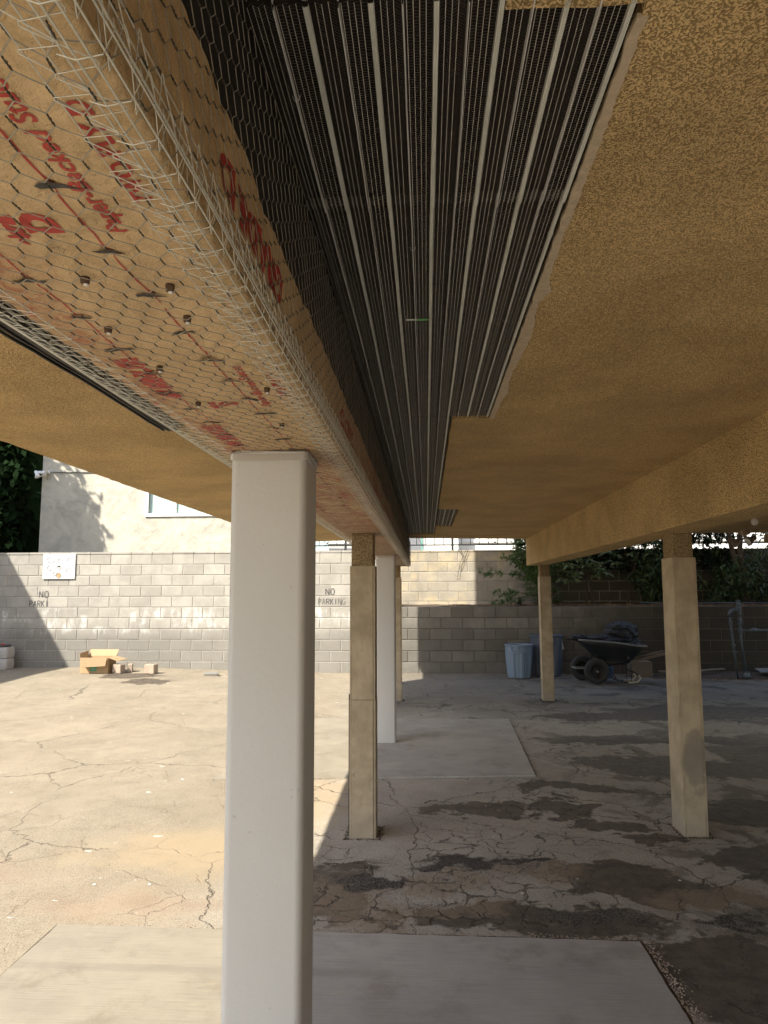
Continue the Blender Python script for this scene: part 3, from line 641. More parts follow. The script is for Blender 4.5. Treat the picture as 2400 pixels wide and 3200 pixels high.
# ------------------------------------------------------------------ posts
def rbox(x0, x1, y0, y1, z0, z1, r, seg=5, nz=1):
    ring = []
    for (cx, cy, a0) in ((x1-r, y1-r, 0), (x0+r, y1-r, 90), (x0+r, y0+r, 180), (x1-r, y0+r, 270)):
        for k in range(seg+1): a = R(a0+90*k/seg); ring.append((cx+r*math.cos(a), cy+r*math.sin(a)))
    n = len(ring); V = []; F = []
    for j in range(nz+1):
        z = z0+(z1-z0)*j/nz; V += [(x, y, z) for x, y in ring]
    for j in range(nz):
        for k in range(n): F.append((j*n+k, j*n+(k+1) % n, (j+1)*n+(k+1) % n, (j+1)*n+k))
    F.append(tuple(range(n))[::-1]); F.append(tuple(nz*n+k for k in range(n))); return V, F
def white_post(x0, x1, y0, y1, label, top):
    t = empty('support_column', ((x0+x1)/2, (y0+y1)/2, 0), label, 'column', 'smooth painted columns under the paper wrapped beam'); ox, oy, _ = t.location
    V, F = rbox(x0-ox, x1-ox, y0-oy, y1-oy, -.02, top, .020, 6); o = mesh_obj('shaft', V, F, 'column', t, smooth=True)
    try: o.data.set_sharp_from_angle(angle=R(40))
    except Exception: pass
    V, F = rbox(x0-.003-ox, x1+.003-ox, y0-.003-oy, y1+.003-oy, top-.020, top+.001, .022, 8, 2); V2 = []
    for i, (x, y, z) in enumerate(V): n_ = mn.noise(Vector((x*60, y*60, z*90)))*.008; V2.append((x+n_, y+n_*.7, z+n_*1.2))
    mesh_obj('caulk_collar', V2, F, 'column', t)
white_post(-.503, -.306, 1.79, 1.985, 'nearest smooth cream painted column, filling the middle foreground', BZ-.006)
white_post(-.492, -.302, 7.01, 7.2, 'white smooth column seen just right of the tan boarded post', BZ-.006)
def wood_post(x0, x1, y0, y1, zt, ztop, label, joint=None, lean=(0, 0), grp='old boxed posts with stucco heads'):
    t = empty('boarded_post', ((x0+x1)/2, (y0+y1)/2, 0), label, 'post', grp); ox, oy, _ = t.location
    a, c, d, e = x0-ox, x1-ox, y0-oy, y1-oy; th = .012
    def sh(o):
        for v in o.data.vertices: v.co.x += lean[0]*v.co.z; v.co.y += lean[1]*v.co.z
        return o
    zs = [(-.01, zt)] if not joint else [(-.01, joint), (joint+.002, zt)]
    for i, (za, zb) in enumerate(zs):
        g_ = .0015*(1-i)
        for nm, bx in (('front_board', (a+th+.001, c-th-.001, d-g_, d+th)), ('side_board', (a-g_, a+th, d+.003, e)), ('side_board', (c-th, c+g_, d+.003, e)), ('back_board', (a+th+.001, c-th-.001, e-th, e))):
            b = B(); b.box(*bx, za, zb, bev=.0012); sh(b.obj(nm, 'board', t))
    b = B(); b.box(a+th, c-th, d+th+.001, e-th-.001, 0, zt-.01); sh(b.obj('post_core', 'oldwood', t))
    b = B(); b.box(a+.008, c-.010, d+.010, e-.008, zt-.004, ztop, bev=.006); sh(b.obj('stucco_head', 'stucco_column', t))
    return t
wood_post(-.468, -.313, 4.385, 4.56, 1.612, BZ-.003, 'tan boarded post with rough stucco head beside the big cream column', .80)
wood_post(-.43, -.335, 9.72, 9.83, 1.645, BZ-.003, 'farthest slim tan post under the end of the papered beam')
wood_post(1.52, 1.66, 4.50, 4.71, 1.66, 1.812, 'thick tan boarded post with dark smudge near its foot at right', None, (.012, .02))
wood_post(1.553, 1.70, 9.80, 9.97, 1.655, 1.812, 'far tan post standing between the trash cans and the wheelbarrow', None, (-.003, 0))
# dark rubber strip on post 2
b = B(); b.box(-.478, -.469, 4.42, 4.47, 0, .83, bev=.002); tag(b.obj('black_strip', 'steel_dark'), 'thin black strip standing against the left side of the tan boarded post', 'strip')
# ------------------------------------------------------------------ block walls
CH = .1975; BL = .395
def block_mesh(L, H, D, seed, mat):
    random.seed(seed); ch = .006; b = B(); j = lambda s=.0012: random.uniform(-s, s)
    x0, x1, z0, z1 = 0, L, 0, H
    back = [(x0, D, z0), (x1, D, z0), (x1, D, z1), (x0, D, z1)]; mid = [(x0, ch, z0), (x1, ch, z0), (x1, ch, z1), (x0, ch, z1)]
    fr = [(x0+ch+j(), j(.0008), z0+ch+j()), (x1-ch+j(), j(.0008), z0+ch+j()), (x1-ch+j(), j(.0008), z1-ch+j()), (x0+ch+j(), j(.0008), z1-ch+j())]
    b.add(back+mid+fr, [(8, 9, 10, 11)]+[(4+k, 4+(k+1) % 4, 8+(k+1) % 4, 8+k) for k in range(4)]+[(k, (k+1) % 4, 4+(k+1) % 4, 4+k) for k in range(4)])
    me = bpy.data.meshes.new('concrete_block'); me.from_pydata(b.v, [], b.f); me.update(); me.materials.append(MT[mat]); return me
def block_wall(name, x0, x1, yf, depth, rows, label, mat, mort, phase, cap=None, jt=.011, raised=.008):
    """rows: list of (z0,z1) ; phase: x of a joint on row 0"""
    t = empty(name, ((x0+x1)/2, yf, 0), label, 'wall'); ox, oy, _ = t.location
    zb = rows[0][0]; zt = rows[-1][1]
    b = B(); b.box(x0-ox+.004, x1-ox-.004, raised, depth, zb, zt-.002); b.obj('mortar', mort, t)
    cache = {}
    for k, (za, zc) in enumerate(rows):
        H = zc-za-jt; p = phase+(BL/2 if k % 2 else 0); i0 = math.floor((x0-p)/BL)
        i = i0
        while p+i*BL < x1-.02:
            a = max(x0, p+i*BL); c = min(x1, p+(i+1)*BL); i += 1
            if c-a < .04: continue
            L = c-a-jt; key = (round(L, 3), round(H, 3), random.randrange(3))
            if key not in cache: cache[key] = block_mesh(L, H, depth*.5, hash(key) % 9999, mat)
            o = bpy.data.objects.new('concrete_block', cache[key]); o.location = (a+jt/2-ox, random.uniform(-.0015, .0015), za+jt/2); link(o, t)
    if cap:
        i = math.floor((x0-phase)/BL)
        while phase+i*BL < x1:
            a = max(x0, phase+i*BL); c = min(x1, phase+(i+1)*BL); i += 1
            if c-a < .05: continue
            bb = B(); bb.box(a+.003-ox, c-.003-ox, -.006, depth+.006, cap[0]+.003, cap[1], bev=.003); bb.obj('cap_block', mat, t)
    return t
rowsL = [(k*CH-.02 if k == 0 else k*CH, (k+1)*CH) for k in range(11)]
wl = block_wall('block_wall', -9.6, -.75, 13.0, .19, rowsL, 'tall grey concrete block wall with stencilled NO PARKING and a white sign', 'block_l', 'mortar_l', -7.27-BL/2-0, (2.1725, 2.215))
rowsR = [(k*CH-.02 if k == 0 else k*CH, (k+1)*CH) for k in range(6)]
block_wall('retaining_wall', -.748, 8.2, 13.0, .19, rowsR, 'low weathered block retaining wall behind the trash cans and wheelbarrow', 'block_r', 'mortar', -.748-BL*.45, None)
rowsU = [(1.0, 1.262)]+[(1.262+k*.1967, 1.262+(k+1)*.1967) for k in range(5)]
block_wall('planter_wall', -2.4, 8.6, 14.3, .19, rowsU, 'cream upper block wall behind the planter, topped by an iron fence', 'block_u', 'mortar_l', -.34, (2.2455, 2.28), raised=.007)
# stencil letters
def strokes(txt, h, mats, parent, x, z, yf, sp=1.28, wr=.62, th=.17):
    L = {'N': [((0, 0), (0, 1)), ((.08, .95), (.92, .05)), ((1, 0), (1, 1))], 'O': [((0, .18), (0, .82)), ((1, .18), (1, .82)), ((.12, 1), (.42, 1)), ((.58, 1), (.88, 1)), ((.12, 0), (.42, 0)), ((.58, 0), (.88, 0))],
         'P': [((0, 0), (0, 1)), ((.2, 1), (.8, 1)), ((1, .6), (1, .9)), ((.2, .5), (.8, .5))], 'A': [((0, 0), (.42, 1)), ((1, 0), (.58, 1)), ((.3, .35), (.7, .35))],
         'R': [((0, 0), (0, 1)), ((.2, 1), (.8, 1)), ((1, .6), (1, .9)), ((.2, .5), (.8, .5)), ((.5, .42), (1, 0))], 'K': [((0, 0), (0, 1)), ((.2, .5), (.95, 1)), ((.3, .52), (1, 0))],
         'I': [((.5, 0), (.5, 1))], 'G': [((0, .15), (0, .85)), ((.15, 1), (.9, 1)), ((.15, 0), (.85, 0)), ((1, .05), (1, .42)), ((.6, .45), (.95, .45))]}
    ox, oy, _ = parent.location; w_ = h*wr
    for ci, ch in enumerate(txt):
        b = B()
        for (a, c) in L.get(ch, []):
            A = Vector((a[0]*w_, a[1]*h)); C = Vector((c[0]*w_, c[1]*h)); d = (C-A).normalized(); n = Vector((-d.y, d.x))*th*h/2
            A2 = A-d*th*h*.2; C2 = C+d*th*h*.2
            q = [A2+n, A2-n, C2-n, C2+n]; b.add([(x+ci*h*sp*wr*1.25+p_.x-ox, yf-oy, z+p_.y) for p_ in q], [(0, 1, 2, 3)])
        m_ = mats[min(ci, len(mats)-1)]
        b.obj('stencil_letter', m_, parent)
YS = 12.9965
strokes('NO', .105, ['stencil'], wl, -7.235, 1.378, YS, wr=.62); strokes('PARKI', .10, ['stencil'], wl, -7.415, 1.208, YS, wr=.5, sp=1.22)
strokes('NO', .10, ['stencil'], wl, -1.832, 1.413, YS, wr=.6); strokes('PARKING', .095, ['stencil_f', 'stencil_f', 'stencil', 'stencil', 'stencil', 'stencil_f', 'stencil_f'], wl, -1.965, 1.235, YS, wr=.5, sp=1.24)
# sign
t = empty('wall_sign', (-6.87, 12.985, 1.95), 'white panel sign with scraped round marks bolted high on the block wall', 'sign')
b = B(); b.box(-.312, .312, -.012, 0, -.236, .236, bev=.004); b.obj('panel', 'sign', t)
for (x, z, r) in ((.02, .10, .045), (-.18, -.03, .045), (.0, -.02, .035), (-.08, -.14, .03), (-.09, .06, .035), (.0, -.165, .048), (.19, -.09, .05), (.2, .11, .045), (-.2, .12, .04)):
    pts = [(x+r*math.cos(a), -.0135, z+r*math.sin(a)*1.05) for a in np.linspace(0, 2*math.pi*random.uniform(.7, 1), 14)]
    b = B(); b.tube(pts, .006, 5); b.obj('ring_mark', 'signmark', t)
b = B(); b.lathe([(0, 0), (.045, 0), (.045, .003), (0, .003)], 18, M=Matrix.Translation((.005, -.012, -.165)) @ Matrix.Rotation(R(90), 4, 'X')); b.obj('tan_disc', 'card', t)
b = B(); b.add([(-.03, -.0145, .01), (.02, -.0145, .015), (.03, -.0145, -.01), (-.005, -.0145, -.02)], [(0, 1, 2, 3)]); b.obj('dark_hole', 'steel_dark', t)
for (x, z) in ((-.28, .2), (.28, .2), (-.28, -.2), (.28, -.2)):
    b = B(); b.lathe([(0, .004), (.007, .004), (.008, 0)], 8, M=Matrix.Translation((x, -.012, z)) @ Matrix.Rotation(R(90), 4, 'X')); b.obj('bolt', 'nailhead', t)
cu_txt = None
# planter soil
b = B(); V = []; F = []
xs = np.arange(-.75, 8.4, .12); ysn = np.linspace(13.18, 14.31, 9)
for y in ysn:
    for x in xs: V.append((x, y, 1.175+.03*mn.noise(Vector((x*3, y*3, 0)))+.03*sstep(13.5, 14.3, y)))
for j in range(8):
    for i in range(len(xs)-1): F.append((j*len(xs)+i, j*len(xs)+i+1, (j+1)*len(xs)+i+1, (j+1)*len(xs)+i))
struct(mesh_obj('planter_soil', V, F, 'soil', smooth=True))
# ------------------------------------------------------------------ fence
t = empty('iron_fence', (2, 14.4, 2.28), 'black iron picket fence with scroll ornaments on top of the planter wall', 'fence'); ox = 2
for z in (2.395, 3.25):
    b = B(); b.box(-2.4-ox, 8.4-ox, -.013, .013, z-2.28-.012, z-2.28+.012); b.obj('rail', 'dark_iron', t)
k = 0; x = -2.35; orn = []
while x < 8.3:
    if abs((x-.47) % 2.16) < .09 or 2.16-((x-.47) % 2.16) < .09: b = B(); b.box(x-.022-ox, x+.022-ox, -.0225, .0225, 0, 1.05); b.obj('post', 'dark_iron', t)
    else: b = B(); b.box(x-.007-ox, x+.007-ox, -.007, .007, .116, .96); b.obj('picket', 'dark_iron', t)
    if k % 6 == 3: orn.append(x)
    x += .181; k += 1
for xo in [1.40, -2.0, 3.2, 5.0, 6.9]:
    b = B()
    for s in (-1, 1):
        sp = [(xo-ox+s*(.012+.03*(1-math.cos(a*1.0))+.0*a), -.012, .16+.035*math.sin(a)) for a in np.linspace(-2.6, 2.6, 12)]
        sp += [(xo-ox+s*(.05+.02*i), -.012, .20+.05*i) for i in range(1, 5)]
        b.tube(sp, .006, 5)
    b.tube([(xo-ox-.02, -.012, .165), (xo-ox+.02, -.012, .165)], .012, 6); b.obj('scroll', 'dark_iron', t)
b = B(); b.box(-.03, .0, -.02, .02, 0, 1.3); o = b.obj('teal_post', 'teal'); o.location = (-.06, 14.62, 1.9); tag(o, 'slim teal post standing behind the iron fence at its left end', 'post')
# ------------------------------------------------------------------ white house
t = empty('white_house', (-6, 15.5, 0), 'white stucco house behind the wall with a green blinded window', 'house'); ox, oy = -6, 15.5
hx0, hx1 = -8.70, -2.6; wx0, wx1, wz0, wz1 = -6.20, -4.30, 3.22, 4.25
for (a, c, z0, z1) in ((hx0, wx0, 0, 7), (wx1, hx1, 0, 7), (wx0, wx1, 0, wz0), (wx0, wx1, wz1, 7)):
    b = B(); b.box(a-ox, c-ox, 0, 5 if a == hx0 else .3, z0, z1); b.obj('wall', 'house', t)
fr = B(); fw = .07
fr.box(wx0-fw-ox, wx1+fw-ox, -.035, .02, wz0-fw, wz0); fr.box(wx0-fw-ox, wx1+fw-ox, -.035, .02, wz1, wz1+fw); fr.box(wx0-fw-ox, wx0-ox, -.035, .02, wz0, wz1); fr.box(wx1-ox, wx1+fw-ox, -.035, .02, wz0, wz1)
wf = fr.obj('window_frame', 'white_paint', t)
for mx in (-5.6,): b = B(); b.box(mx-.03-ox, mx+.03-ox, .0, .05, wz0, wz1); b.obj('mullion', 'white_paint', wf)
b = B(); b.box(wx0-ox, wx1-ox, .06, .065, wz0, wz1); b.obj('pane', 'glass', wf)
x = wx0
while x < wx1-.09: b = B(); o_ = .004*random.random(); b.box(x-ox, x+.086-ox, .045+o_, .05+o_, wz0+.01, wz1); b.obj('blind_slat', 'blind', wf); x += .088
b = B(); b.tube([(-8.62-ox, -.02, 4.19), (-3.0-ox, -.02, 4.13)], .012, 6); b.obj('conduit', 'tray_rim', t)
t2 = empty('floodlight', (-8.72, 15.45, 4.18), 'twin outdoor floodlight on the top corner of the white house', 'lamp')
b = B(); b.box(-.06, .22, -.04, .04, -.03, .03, bev=.01); b.obj('junction_box', 'white_paint', t2)
for sgn, mt in ((-1, 'white_paint'), (1, 'bone')):
    Mx = Matrix.Translation((.06+sgn*.1, -.08, -.05)) @ Matrix.Rotation(R(sgn*25), 4, 'Y'); b = B(); b.lathe([(0, .09), (.03, .08), (.035, .0), (.07, -.08), (.0, -.085)], 14, M=Mx); b.obj('lamp_head', mt, t2, True)
t = empty('pale_building', (5, 19, 0), 'bright pale rendered building beyond the iron fence', 'building')
b = B(); b.box(-7.6, 12, 0, .3, 0, 9); b.obj('wall', 'house2', t)
b = B(); b.box(-7.7, 12, -.05, 0, 2.75, 2.79); b.obj('string_course', 'house2', t)
b = B(); b.box(-6.0, -4.15, -.55, -.05, 0, 9); b.obj('projecting_bay', 'house2', t)
# neighbour on the left (casts the diagonal shadow)
xe = -6.55-.64*6-.02*13; b = B(); V = [(xe-4, 4.5, 0), (xe+.03*4.5, 4.5, 0), (xe+.03*13, 12.9, 0), (xe-4, 12.9, 0)]
V = V+[(a, c, 6) for a, c, _ in V]; b.add(V, [(0, 1, 5, 4), (1, 2, 6, 5), (2, 3, 7, 6), (3, 0, 4, 7), (4, 5, 6, 7)])
struct(b.obj('neighbour_building', 'house'))
# ------------------------------------------------------------------ foliage helpers
def leaves(name, pos, dirs, L, W, mat, parent=None, droop=.2):
    n = len(pos); pos = np.asarray(pos); d = np.asarray(dirs); d = d/np.linalg.norm(d, axis=1, keepdims=True)
    L = np.asarray(L).reshape(-1, 1)*np.ones((n, 1)); r = RNG.normal(size=(n, 3)); u = np.cross(d, r); u /= np.linalg.norm(u, axis=1, keepdims=True)
    tip = pos+d*L; tip[:, 2] -= droop*L[:, 0]; m = pos+d*L*.45
    V = np.stack([pos, m+u*W, tip, m-u*W], 1)
    return quads_obj(name, V, mat, parent)
def rvec(n): v = RNG.normal(size=(n, 3)); return v/np.linalg.norm(v, axis=1, keepdims=True)
def x_seed(l): return float(len(l))
def blob_tree(name, loc, crown_c, crown_r, n, L, W, mat, label, cat='tree', trunk=True, group=None):
    t = empty(name, loc, label, cat, group); P = []
    cl = int(max(6, n/260)); cen = rvec(cl)*RNG.uniform(.35, .95, (cl, 1))*np.array(crown_r)+np.array(crown_c)
    for c in cen: k = n//cl; P.append(c+rvec(k)*(RNG.uniform(.3, 1, (k, 1)))*np.array(crown_r)*.38)
    P = np.concatenate(P); D = rvec(len(P)); leaves('crown', P, D, RNG.uniform(.6, 1.3, len(P))*L, W, mat, t)
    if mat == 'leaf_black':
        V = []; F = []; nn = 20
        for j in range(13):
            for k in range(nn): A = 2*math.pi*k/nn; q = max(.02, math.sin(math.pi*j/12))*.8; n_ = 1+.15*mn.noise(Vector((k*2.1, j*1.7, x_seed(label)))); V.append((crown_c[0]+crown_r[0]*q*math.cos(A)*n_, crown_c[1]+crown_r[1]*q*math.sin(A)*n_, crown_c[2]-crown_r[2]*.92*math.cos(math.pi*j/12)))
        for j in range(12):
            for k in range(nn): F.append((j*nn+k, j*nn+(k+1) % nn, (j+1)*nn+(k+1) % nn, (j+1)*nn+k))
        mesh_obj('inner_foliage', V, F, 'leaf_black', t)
    if trunk:
        b = B(); b.tube([(0, 0, 0), (.05, .02, crown_c[2]*.5), (crown_c[0]*.5, crown_c[1]*.5, crown_c[2])], [.14, .11, .05], 8); b.obj('trunk', 'bark', t, True)
        for c in cen[:7]: b = B(); b.tube([(crown_c[0]*.3, crown_c[1]*.3, crown_c[2]*.6), tuple(c)], [.05, .015], 5); b.obj('limb', 'bark', t)
    return t
# dark trees far left, and the tree whose shadow falls on the house
for i, (x, y, r) in enumerate(((-10.4, 17.5, 1.5), (-12.8, 18.5, 2.0), (-9.4, 19.3, 1.2))):
    blob_tree('cypress_tree', (x, y, 0), (0, 0, 4.2), (r, 1.3, 4.2), 20000, .24, .08, 'leaf_black', ['dense dark evergreen tree beside the corner of the white house', 'broad dark evergreen tree at the far left edge above the wall', 'dark evergreen tree partly behind the white house corner'][i], group='dark evergreen trees left of the house')
blob_tree('shade_tree', (-11.15, 12.6, 0), (0, 0, 6.2), (1.5, 1.3, 2.1), 9000, .28, .07, 'leaf_dark', 'tree left of the yard throwing leafy shade on the white house')
# podocarpus shrub by the opening
def fern_pine(loc, label, specs, grp=None):
    t = empty('fern_pine_shrub', loc, label, 'shrub', grp); P = []; D = []; br = B()
    for (a, b_, n, w_) in specs:
        a = Vector(a); b_ = Vector(b_); mid = (a+b_)/2+Vector((0, 0, .08)); pts = [a.lerp(mid, t_).lerp(mid.lerp(b_, t_), t_) for t_ in np.linspace(0, 1, 9)]
        br.tube(pts, [.009*(1-.8*i/8) for i in range(9)], 5)
        for i in range(n):
            q = random.random()**.6; k = int(q*7.99); p = pts[k].lerp(pts[k+1], q*8-k)
            cdir = (b_-a).normalized()*.8
            tuft = Vector((random.gauss(0, w_), random.gauss(0, w_), random.gauss(0, w_)))
            for _ in range(11):
                v = Vector((random.gauss(0, 1), random.gauss(0, 1), random.gauss(0, 1))).normalized()+cdir+Vector((0, 0, .2)); P.append(tuple(p+tuft)); D.append(tuple(v))
    br.obj('branches', 'bark', t); leaves('foliage', P, D, RNG.uniform(.06, .12, len(P)), .0055, 'leaf', t, .15); return t
fern_pine((2.25, 13.75, 1.18), 'green fern pine shrub reaching over the block wall at the edge of the opening',
    [((0, 0, 0), (-.35, -.1, 1.45), 150, .13), ((0, 0, 0), (-.1, -.2, 1.3), 150, .14), ((0, 0, .2), (-.55, -.15, 1.1), 90, .09), ((-.1, 0, .5), (-1.2, -.15, .62), 34, .035), ((-.1, 0, .6), (-.8, -.1, .95), 26, .04), ((-.1, 0, .2), (-.95, -.2, .22), 30, .035), ((-.15, -.1, .2), (-1.05, -.25, .0), 26, .04), ((0, 0, 0), (.25, -.1, 1.3), 120, .15), ((0, 0, 0), (-.3, -.25, .7), 60, .1), ((0, 0, .0), (-.5, -.2, 1.5), 90, .1)])
# rosettes
def rosette(loc, label, r=.32, n=46, mat='leaf_blue'):
    t = empty('strap_leaf_plant', loc, label, 'plant', 'strap leaved plants along the planter'); b = B()
    for i in range(n):
        a = random.random()*6.28; e = random.uniform(.1, 1.3); L = r*random.uniform(.7, 1.1); w_ = .011; pts = []
        for k in range(5):
            q = k/4; rr = L*q*math.cos(e*(1-.3*q)); z = L*q*math.sin(e)*(1-.55*q*q)+.03; ww = w_*(1-q**2*.9)
            pts.append(((rr*math.cos(a)-ww*math.sin(a), rr*math.sin(a)+ww*math.cos(a), z), (rr*math.cos(a)+ww*math.sin(a), rr*math.sin(a)-ww*math.cos(a), z)))
        b.add([p for q in pts for p in q], [(2*k, 2*k+1, 2*k+3, 2*k+2) for k in range(4)])
    b.obj('leaves', mat, t); b = B(); b.tube([(0, 0, -.02), (0, 0, .06)], [.03, .02], 6); b.obj('stem', 'bark', t); return t
for (x, y, z, lb) in ((2.1, 13.45, 1.2, 'spiky strap leaved plant right beside the far tan post head'), (2.35, 13.4, 1.38, 'taller spiky plant with fanned leaves right of the far tan post'), (1.75, 13.5, 1.18, 'low spiky plant left of the far tan post'), (5.35, 13.6, 1.2, 'drooping strap plant left of the old tree trunk'), (6.35, 13.5, 1.25, 'drooping strap plant right of the old tree trunk'), (5.6, 13.8, 1.75, 'small strap plant clinging halfway up the old tree trunk'), (2.45, 13.5, 1.2, 'dark strap plant under the broadleaf bush')):
    rosette((x, y, z), lb)
# broadleaf bushes
def broad(loc, label, cen, n, L=.13, W=.022, mat='leaf_blue', trunks=((0, 0),)):
    t = empty('broadleaf_bush', loc, label, 'bush', 'broadleaf bushes in the planter'); P = []; D = []
    for (c, r, k) in cen:
        for _ in range(k):
            p = Vector(c)+Vector((random.gauss(0, r), random.gauss(0, r*.6), random.gauss(0, r*.8)))
            for q in range(8): a = q*.785+random.random()*.4; P.append(tuple(p)); D.append((math.cos(a), math.sin(a)*.8, -.35+random.random()*.9))
    leaves('foliage', P, D, RNG.uniform(.7, 1.15, len(P))*L, W, mat, t, .35)
    for (x, x2) in trunks: b = B(); b.tube([(x, 0, -.05), (x+(x2-x)*.3, 0, .4), (x2, 0, 1.0)], [.022, .018, .012], 6); b.obj('trunk', 'bark', t)
    return t
broad((3.0, 13.6, 1.2), 'broadleaf bush with pale rosettes of leaves under the stucco beam', [((-.35, -.1, .85), .16, 16), ((.05, -.1, .78), .15, 14), ((.25, -.1, .6), .1, 8), ((-.2, -.1, .5), .12, 8), ((-.65, 0, .7), .15, 12), ((.4, 0, .9), .2, 10)], 0, trunks=((.12, .05), (0, .08)))
broad((4.05, 13.8, 1.2), 'dark thin bush with a leaning stem left of the thick tan post', [((-.1, -.1, .55), .2, 7), ((.45, -.1, .5), .18, 8), ((.3, -.1, .95), .3, 16), ((-.2, 0, 1.0), .25, 14)], 0, mat='leaf_dark', trunks=((-.25, .0),))
# overhanging foliage at upper right
t = empty('old_tree', (6.0, 13.85, 1.2), 'old leaning double trunk tree at the right end of the planter', 'tree')
for pts, r in (([(0, 0, -.1), (-.06, 0, .5), (-.2, 0, 1.1), (-.28, 0, 1.8)], [.07, .055, .045, .035]), ([(.05, .02, -.1), (.02, 0, .5), (-.04, 0, 1.0), (.02, 0, 1.8)], [.07, .06, .05, .04])):
    b = B(); b.tube(pts, r, 8); b.obj('trunk', 'bark', t, True)
P = []; D = []
for _ in range(420):
    p = Vector((random.uniform(-1.9, 2.2), random.uniform(-.3, .9), 1.08+1.5*random.random()**.8))
    if .98 < p.z < 1.22 and random.random() < .8 and p.x > -1.4: continue
    for q in range(12): a = random.random()*6.28; P.append(tuple(p)); D.append((math.cos(a), math.sin(a), -.5+random.random()*.8))
leaves('crown', P, D, RNG.uniform(.08, .17, len(P)), .014, 'leaf_dark', t, .5)
P = []; t = empty('shade_bush', (5.6, 13.75, 1.2), 'dense black green bush in deep shade behind the pipes', 'bush')
for _ in range(7000): P.append((random.uniform(-1.5, 2.3), random.uniform(-.2, .45), .05+.95*random.random()**.7*(.6+.5*math.sin(_*.37)**2)))
P = [p for p in P if mn.noise(Vector((p[0]*1.6, p[2]*1.8, 4))) > -.12]
leaves('foliage', P, rvec(len(P)), RNG.uniform(.06, .14, len(P)), .018, 'leaf_dark', t, .4)
t = empty('ivy_hedge', (3.4, 14.2, 1.6), 'dark leafy growth hanging along the fence between the posts', 'hedge'); P = []
for _ in range(14000): P.append((random.uniform(-1.6, 2.6), random.uniform(-.25, .5), .32+1.7*random.random()**1.1+.1*math.sin(random.random()*9)))
P = [p for p in P if not (p[0] > .15 and .68 < p[2] < .80 and mn.noise(Vector((p[0]*5, 0, 0))) > -.25)]
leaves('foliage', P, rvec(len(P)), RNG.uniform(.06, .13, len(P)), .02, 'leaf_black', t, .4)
# dry vine on the sunlit wall
t = empty('dry_vine', (.7, 14.28, 2.25), 'leafless dry vine strands hanging over the cream block wall', 'vine')
for pts in ([(.0, -.01, .06), (.04, -.02, -.1), (-.02, -.02, -.25), (-.06, -.02, -.5), (-.12, -.02, -.48)], [(-.06, -.01, .05), (.03, -.02, -.06), (.05, -.02, -.2), (-.04, -.02, -.36)], [(.12, -.01, .06), (.06, -.02, -.06), (.08, -.02, -.22)], [(.16, -.01, .04), (.08, -.02, -.12)], [(-.9, -.0, .4), (-.75, -.0, .1), (-.6, -.01, 0)], [(.85, .1, .6), (.95, .1, .2), (.9, .05, .05)], [(1.0, .1, .6), (.9, .1, .3), (1.0, .05, .02)]):
    b = B(); b.tube(pts, .004, 5); b.obj('strand', 'bark', t)
b = B(); b.tube([(3.3, 14.285, 1.93), (3.85, 14.285, 1.92), (3.95, 14.285, 1.985), (5.2, 14.285, 1.99), (5.9, 14.285, 1.98), (6.8, 14.285, 1.94)], .012, 6); tag(b.obj('wall_conduit', 'conduit'), 'thin grey conduit running along the dark upper wall', 'conduit')
b = B(); b.tube([(3.9, 13.3, 1.24), (8, 13.3, 1.23)], .01, 6); tag(b.obj('irrigation_line', 'pipe'), 'thin irrigation pipe lying on the planter edge at right', 'pipe')
def litter(name, region, n, zf, label, s=(.012, .035)):
    P = []; D = []
    for _ in range(n): x, y = region(); P.append((x, y, zf(x, y)+.006+random.random()*.012)); D.append((random.gauss(0, 1), random.gauss(0, 1), random.gauss(0, .25)))
    o = leaves(name, P, D, RNG.uniform(s[0], s[1], n)*1.5, .008, 'dry', None, 0); stuff(o, label, 'litter'); return o
litter('leaf_litter', lambda: (random.uniform(.4, 8), random.uniform(13.2, 13.9)), 2600, lambda x, y: 1.19, 'dry brown leaves covering the planter soil')
litter('floor_litter', lambda: (random.gauss(5.0, .9), random.uniform(12.0, 12.95)), 500, lambda x, y: .0, 'dry leaves and twigs against the base of the retaining wall')
litter('yard_litter', lambda: (random.uniform(-5, 7), 12.97-abs(random.gauss(0, .25))), 160, gz, 'scattered dry bits along the foot of the block walls', (.006, .015))
b = B(); V = []; F = []
nx, ny = 20, 7
for j in range(ny):
    for i in range(nx):
        x = 3.7+i*.2; y = 12.25+j*.12; e = min(i, nx-1-i, 4)/4*min(1, j/3); V.append((x, y, -.004+.05*e*(1+.5*mn.noise(Vector((x*2, y*2, 0))))))
for j in range(ny-1):
    for i in range(nx-1): F.append((j*nx+i, j*nx+i+1, (j+1)*nx+i+1, (j+1)*nx+i))
stuff(mesh_obj('dirt_heap', V, F, 'soil', smooth=True), 'low heap of soil and debris along the retaining wall by the pipes', 'dirt')
for i, (x0, y0, x1, y1, z, lb) in enumerate(((4.5, 12.55, 5.1, 12.75, .09, 'weathered board lying on the dirt left of the pipes'), (3.95, 12.6, 4.5, 12.5, .08, 'broken board lying behind the thick tan post'), (5.6, 12.6, 6.6, 12.5, .10, 'wide grey board lying on the dirt right of the pipes'))):
    d = Vector((x1-x0, y1-y0, 0)); L = d.length; t_ = B(); w_ = .14 if i == 2 else .04; t_.box(0, L, -w_, w_, 0, .02, bev=.003); o = t_.obj('wood_board', 'oldwood' if i < 2 else 'tray_rim'); o.location = (x0, y0, z); o.rotation_euler = (R(6), R(-2), math.atan2(d.y, d.x)); tag(o, lb, 'board')
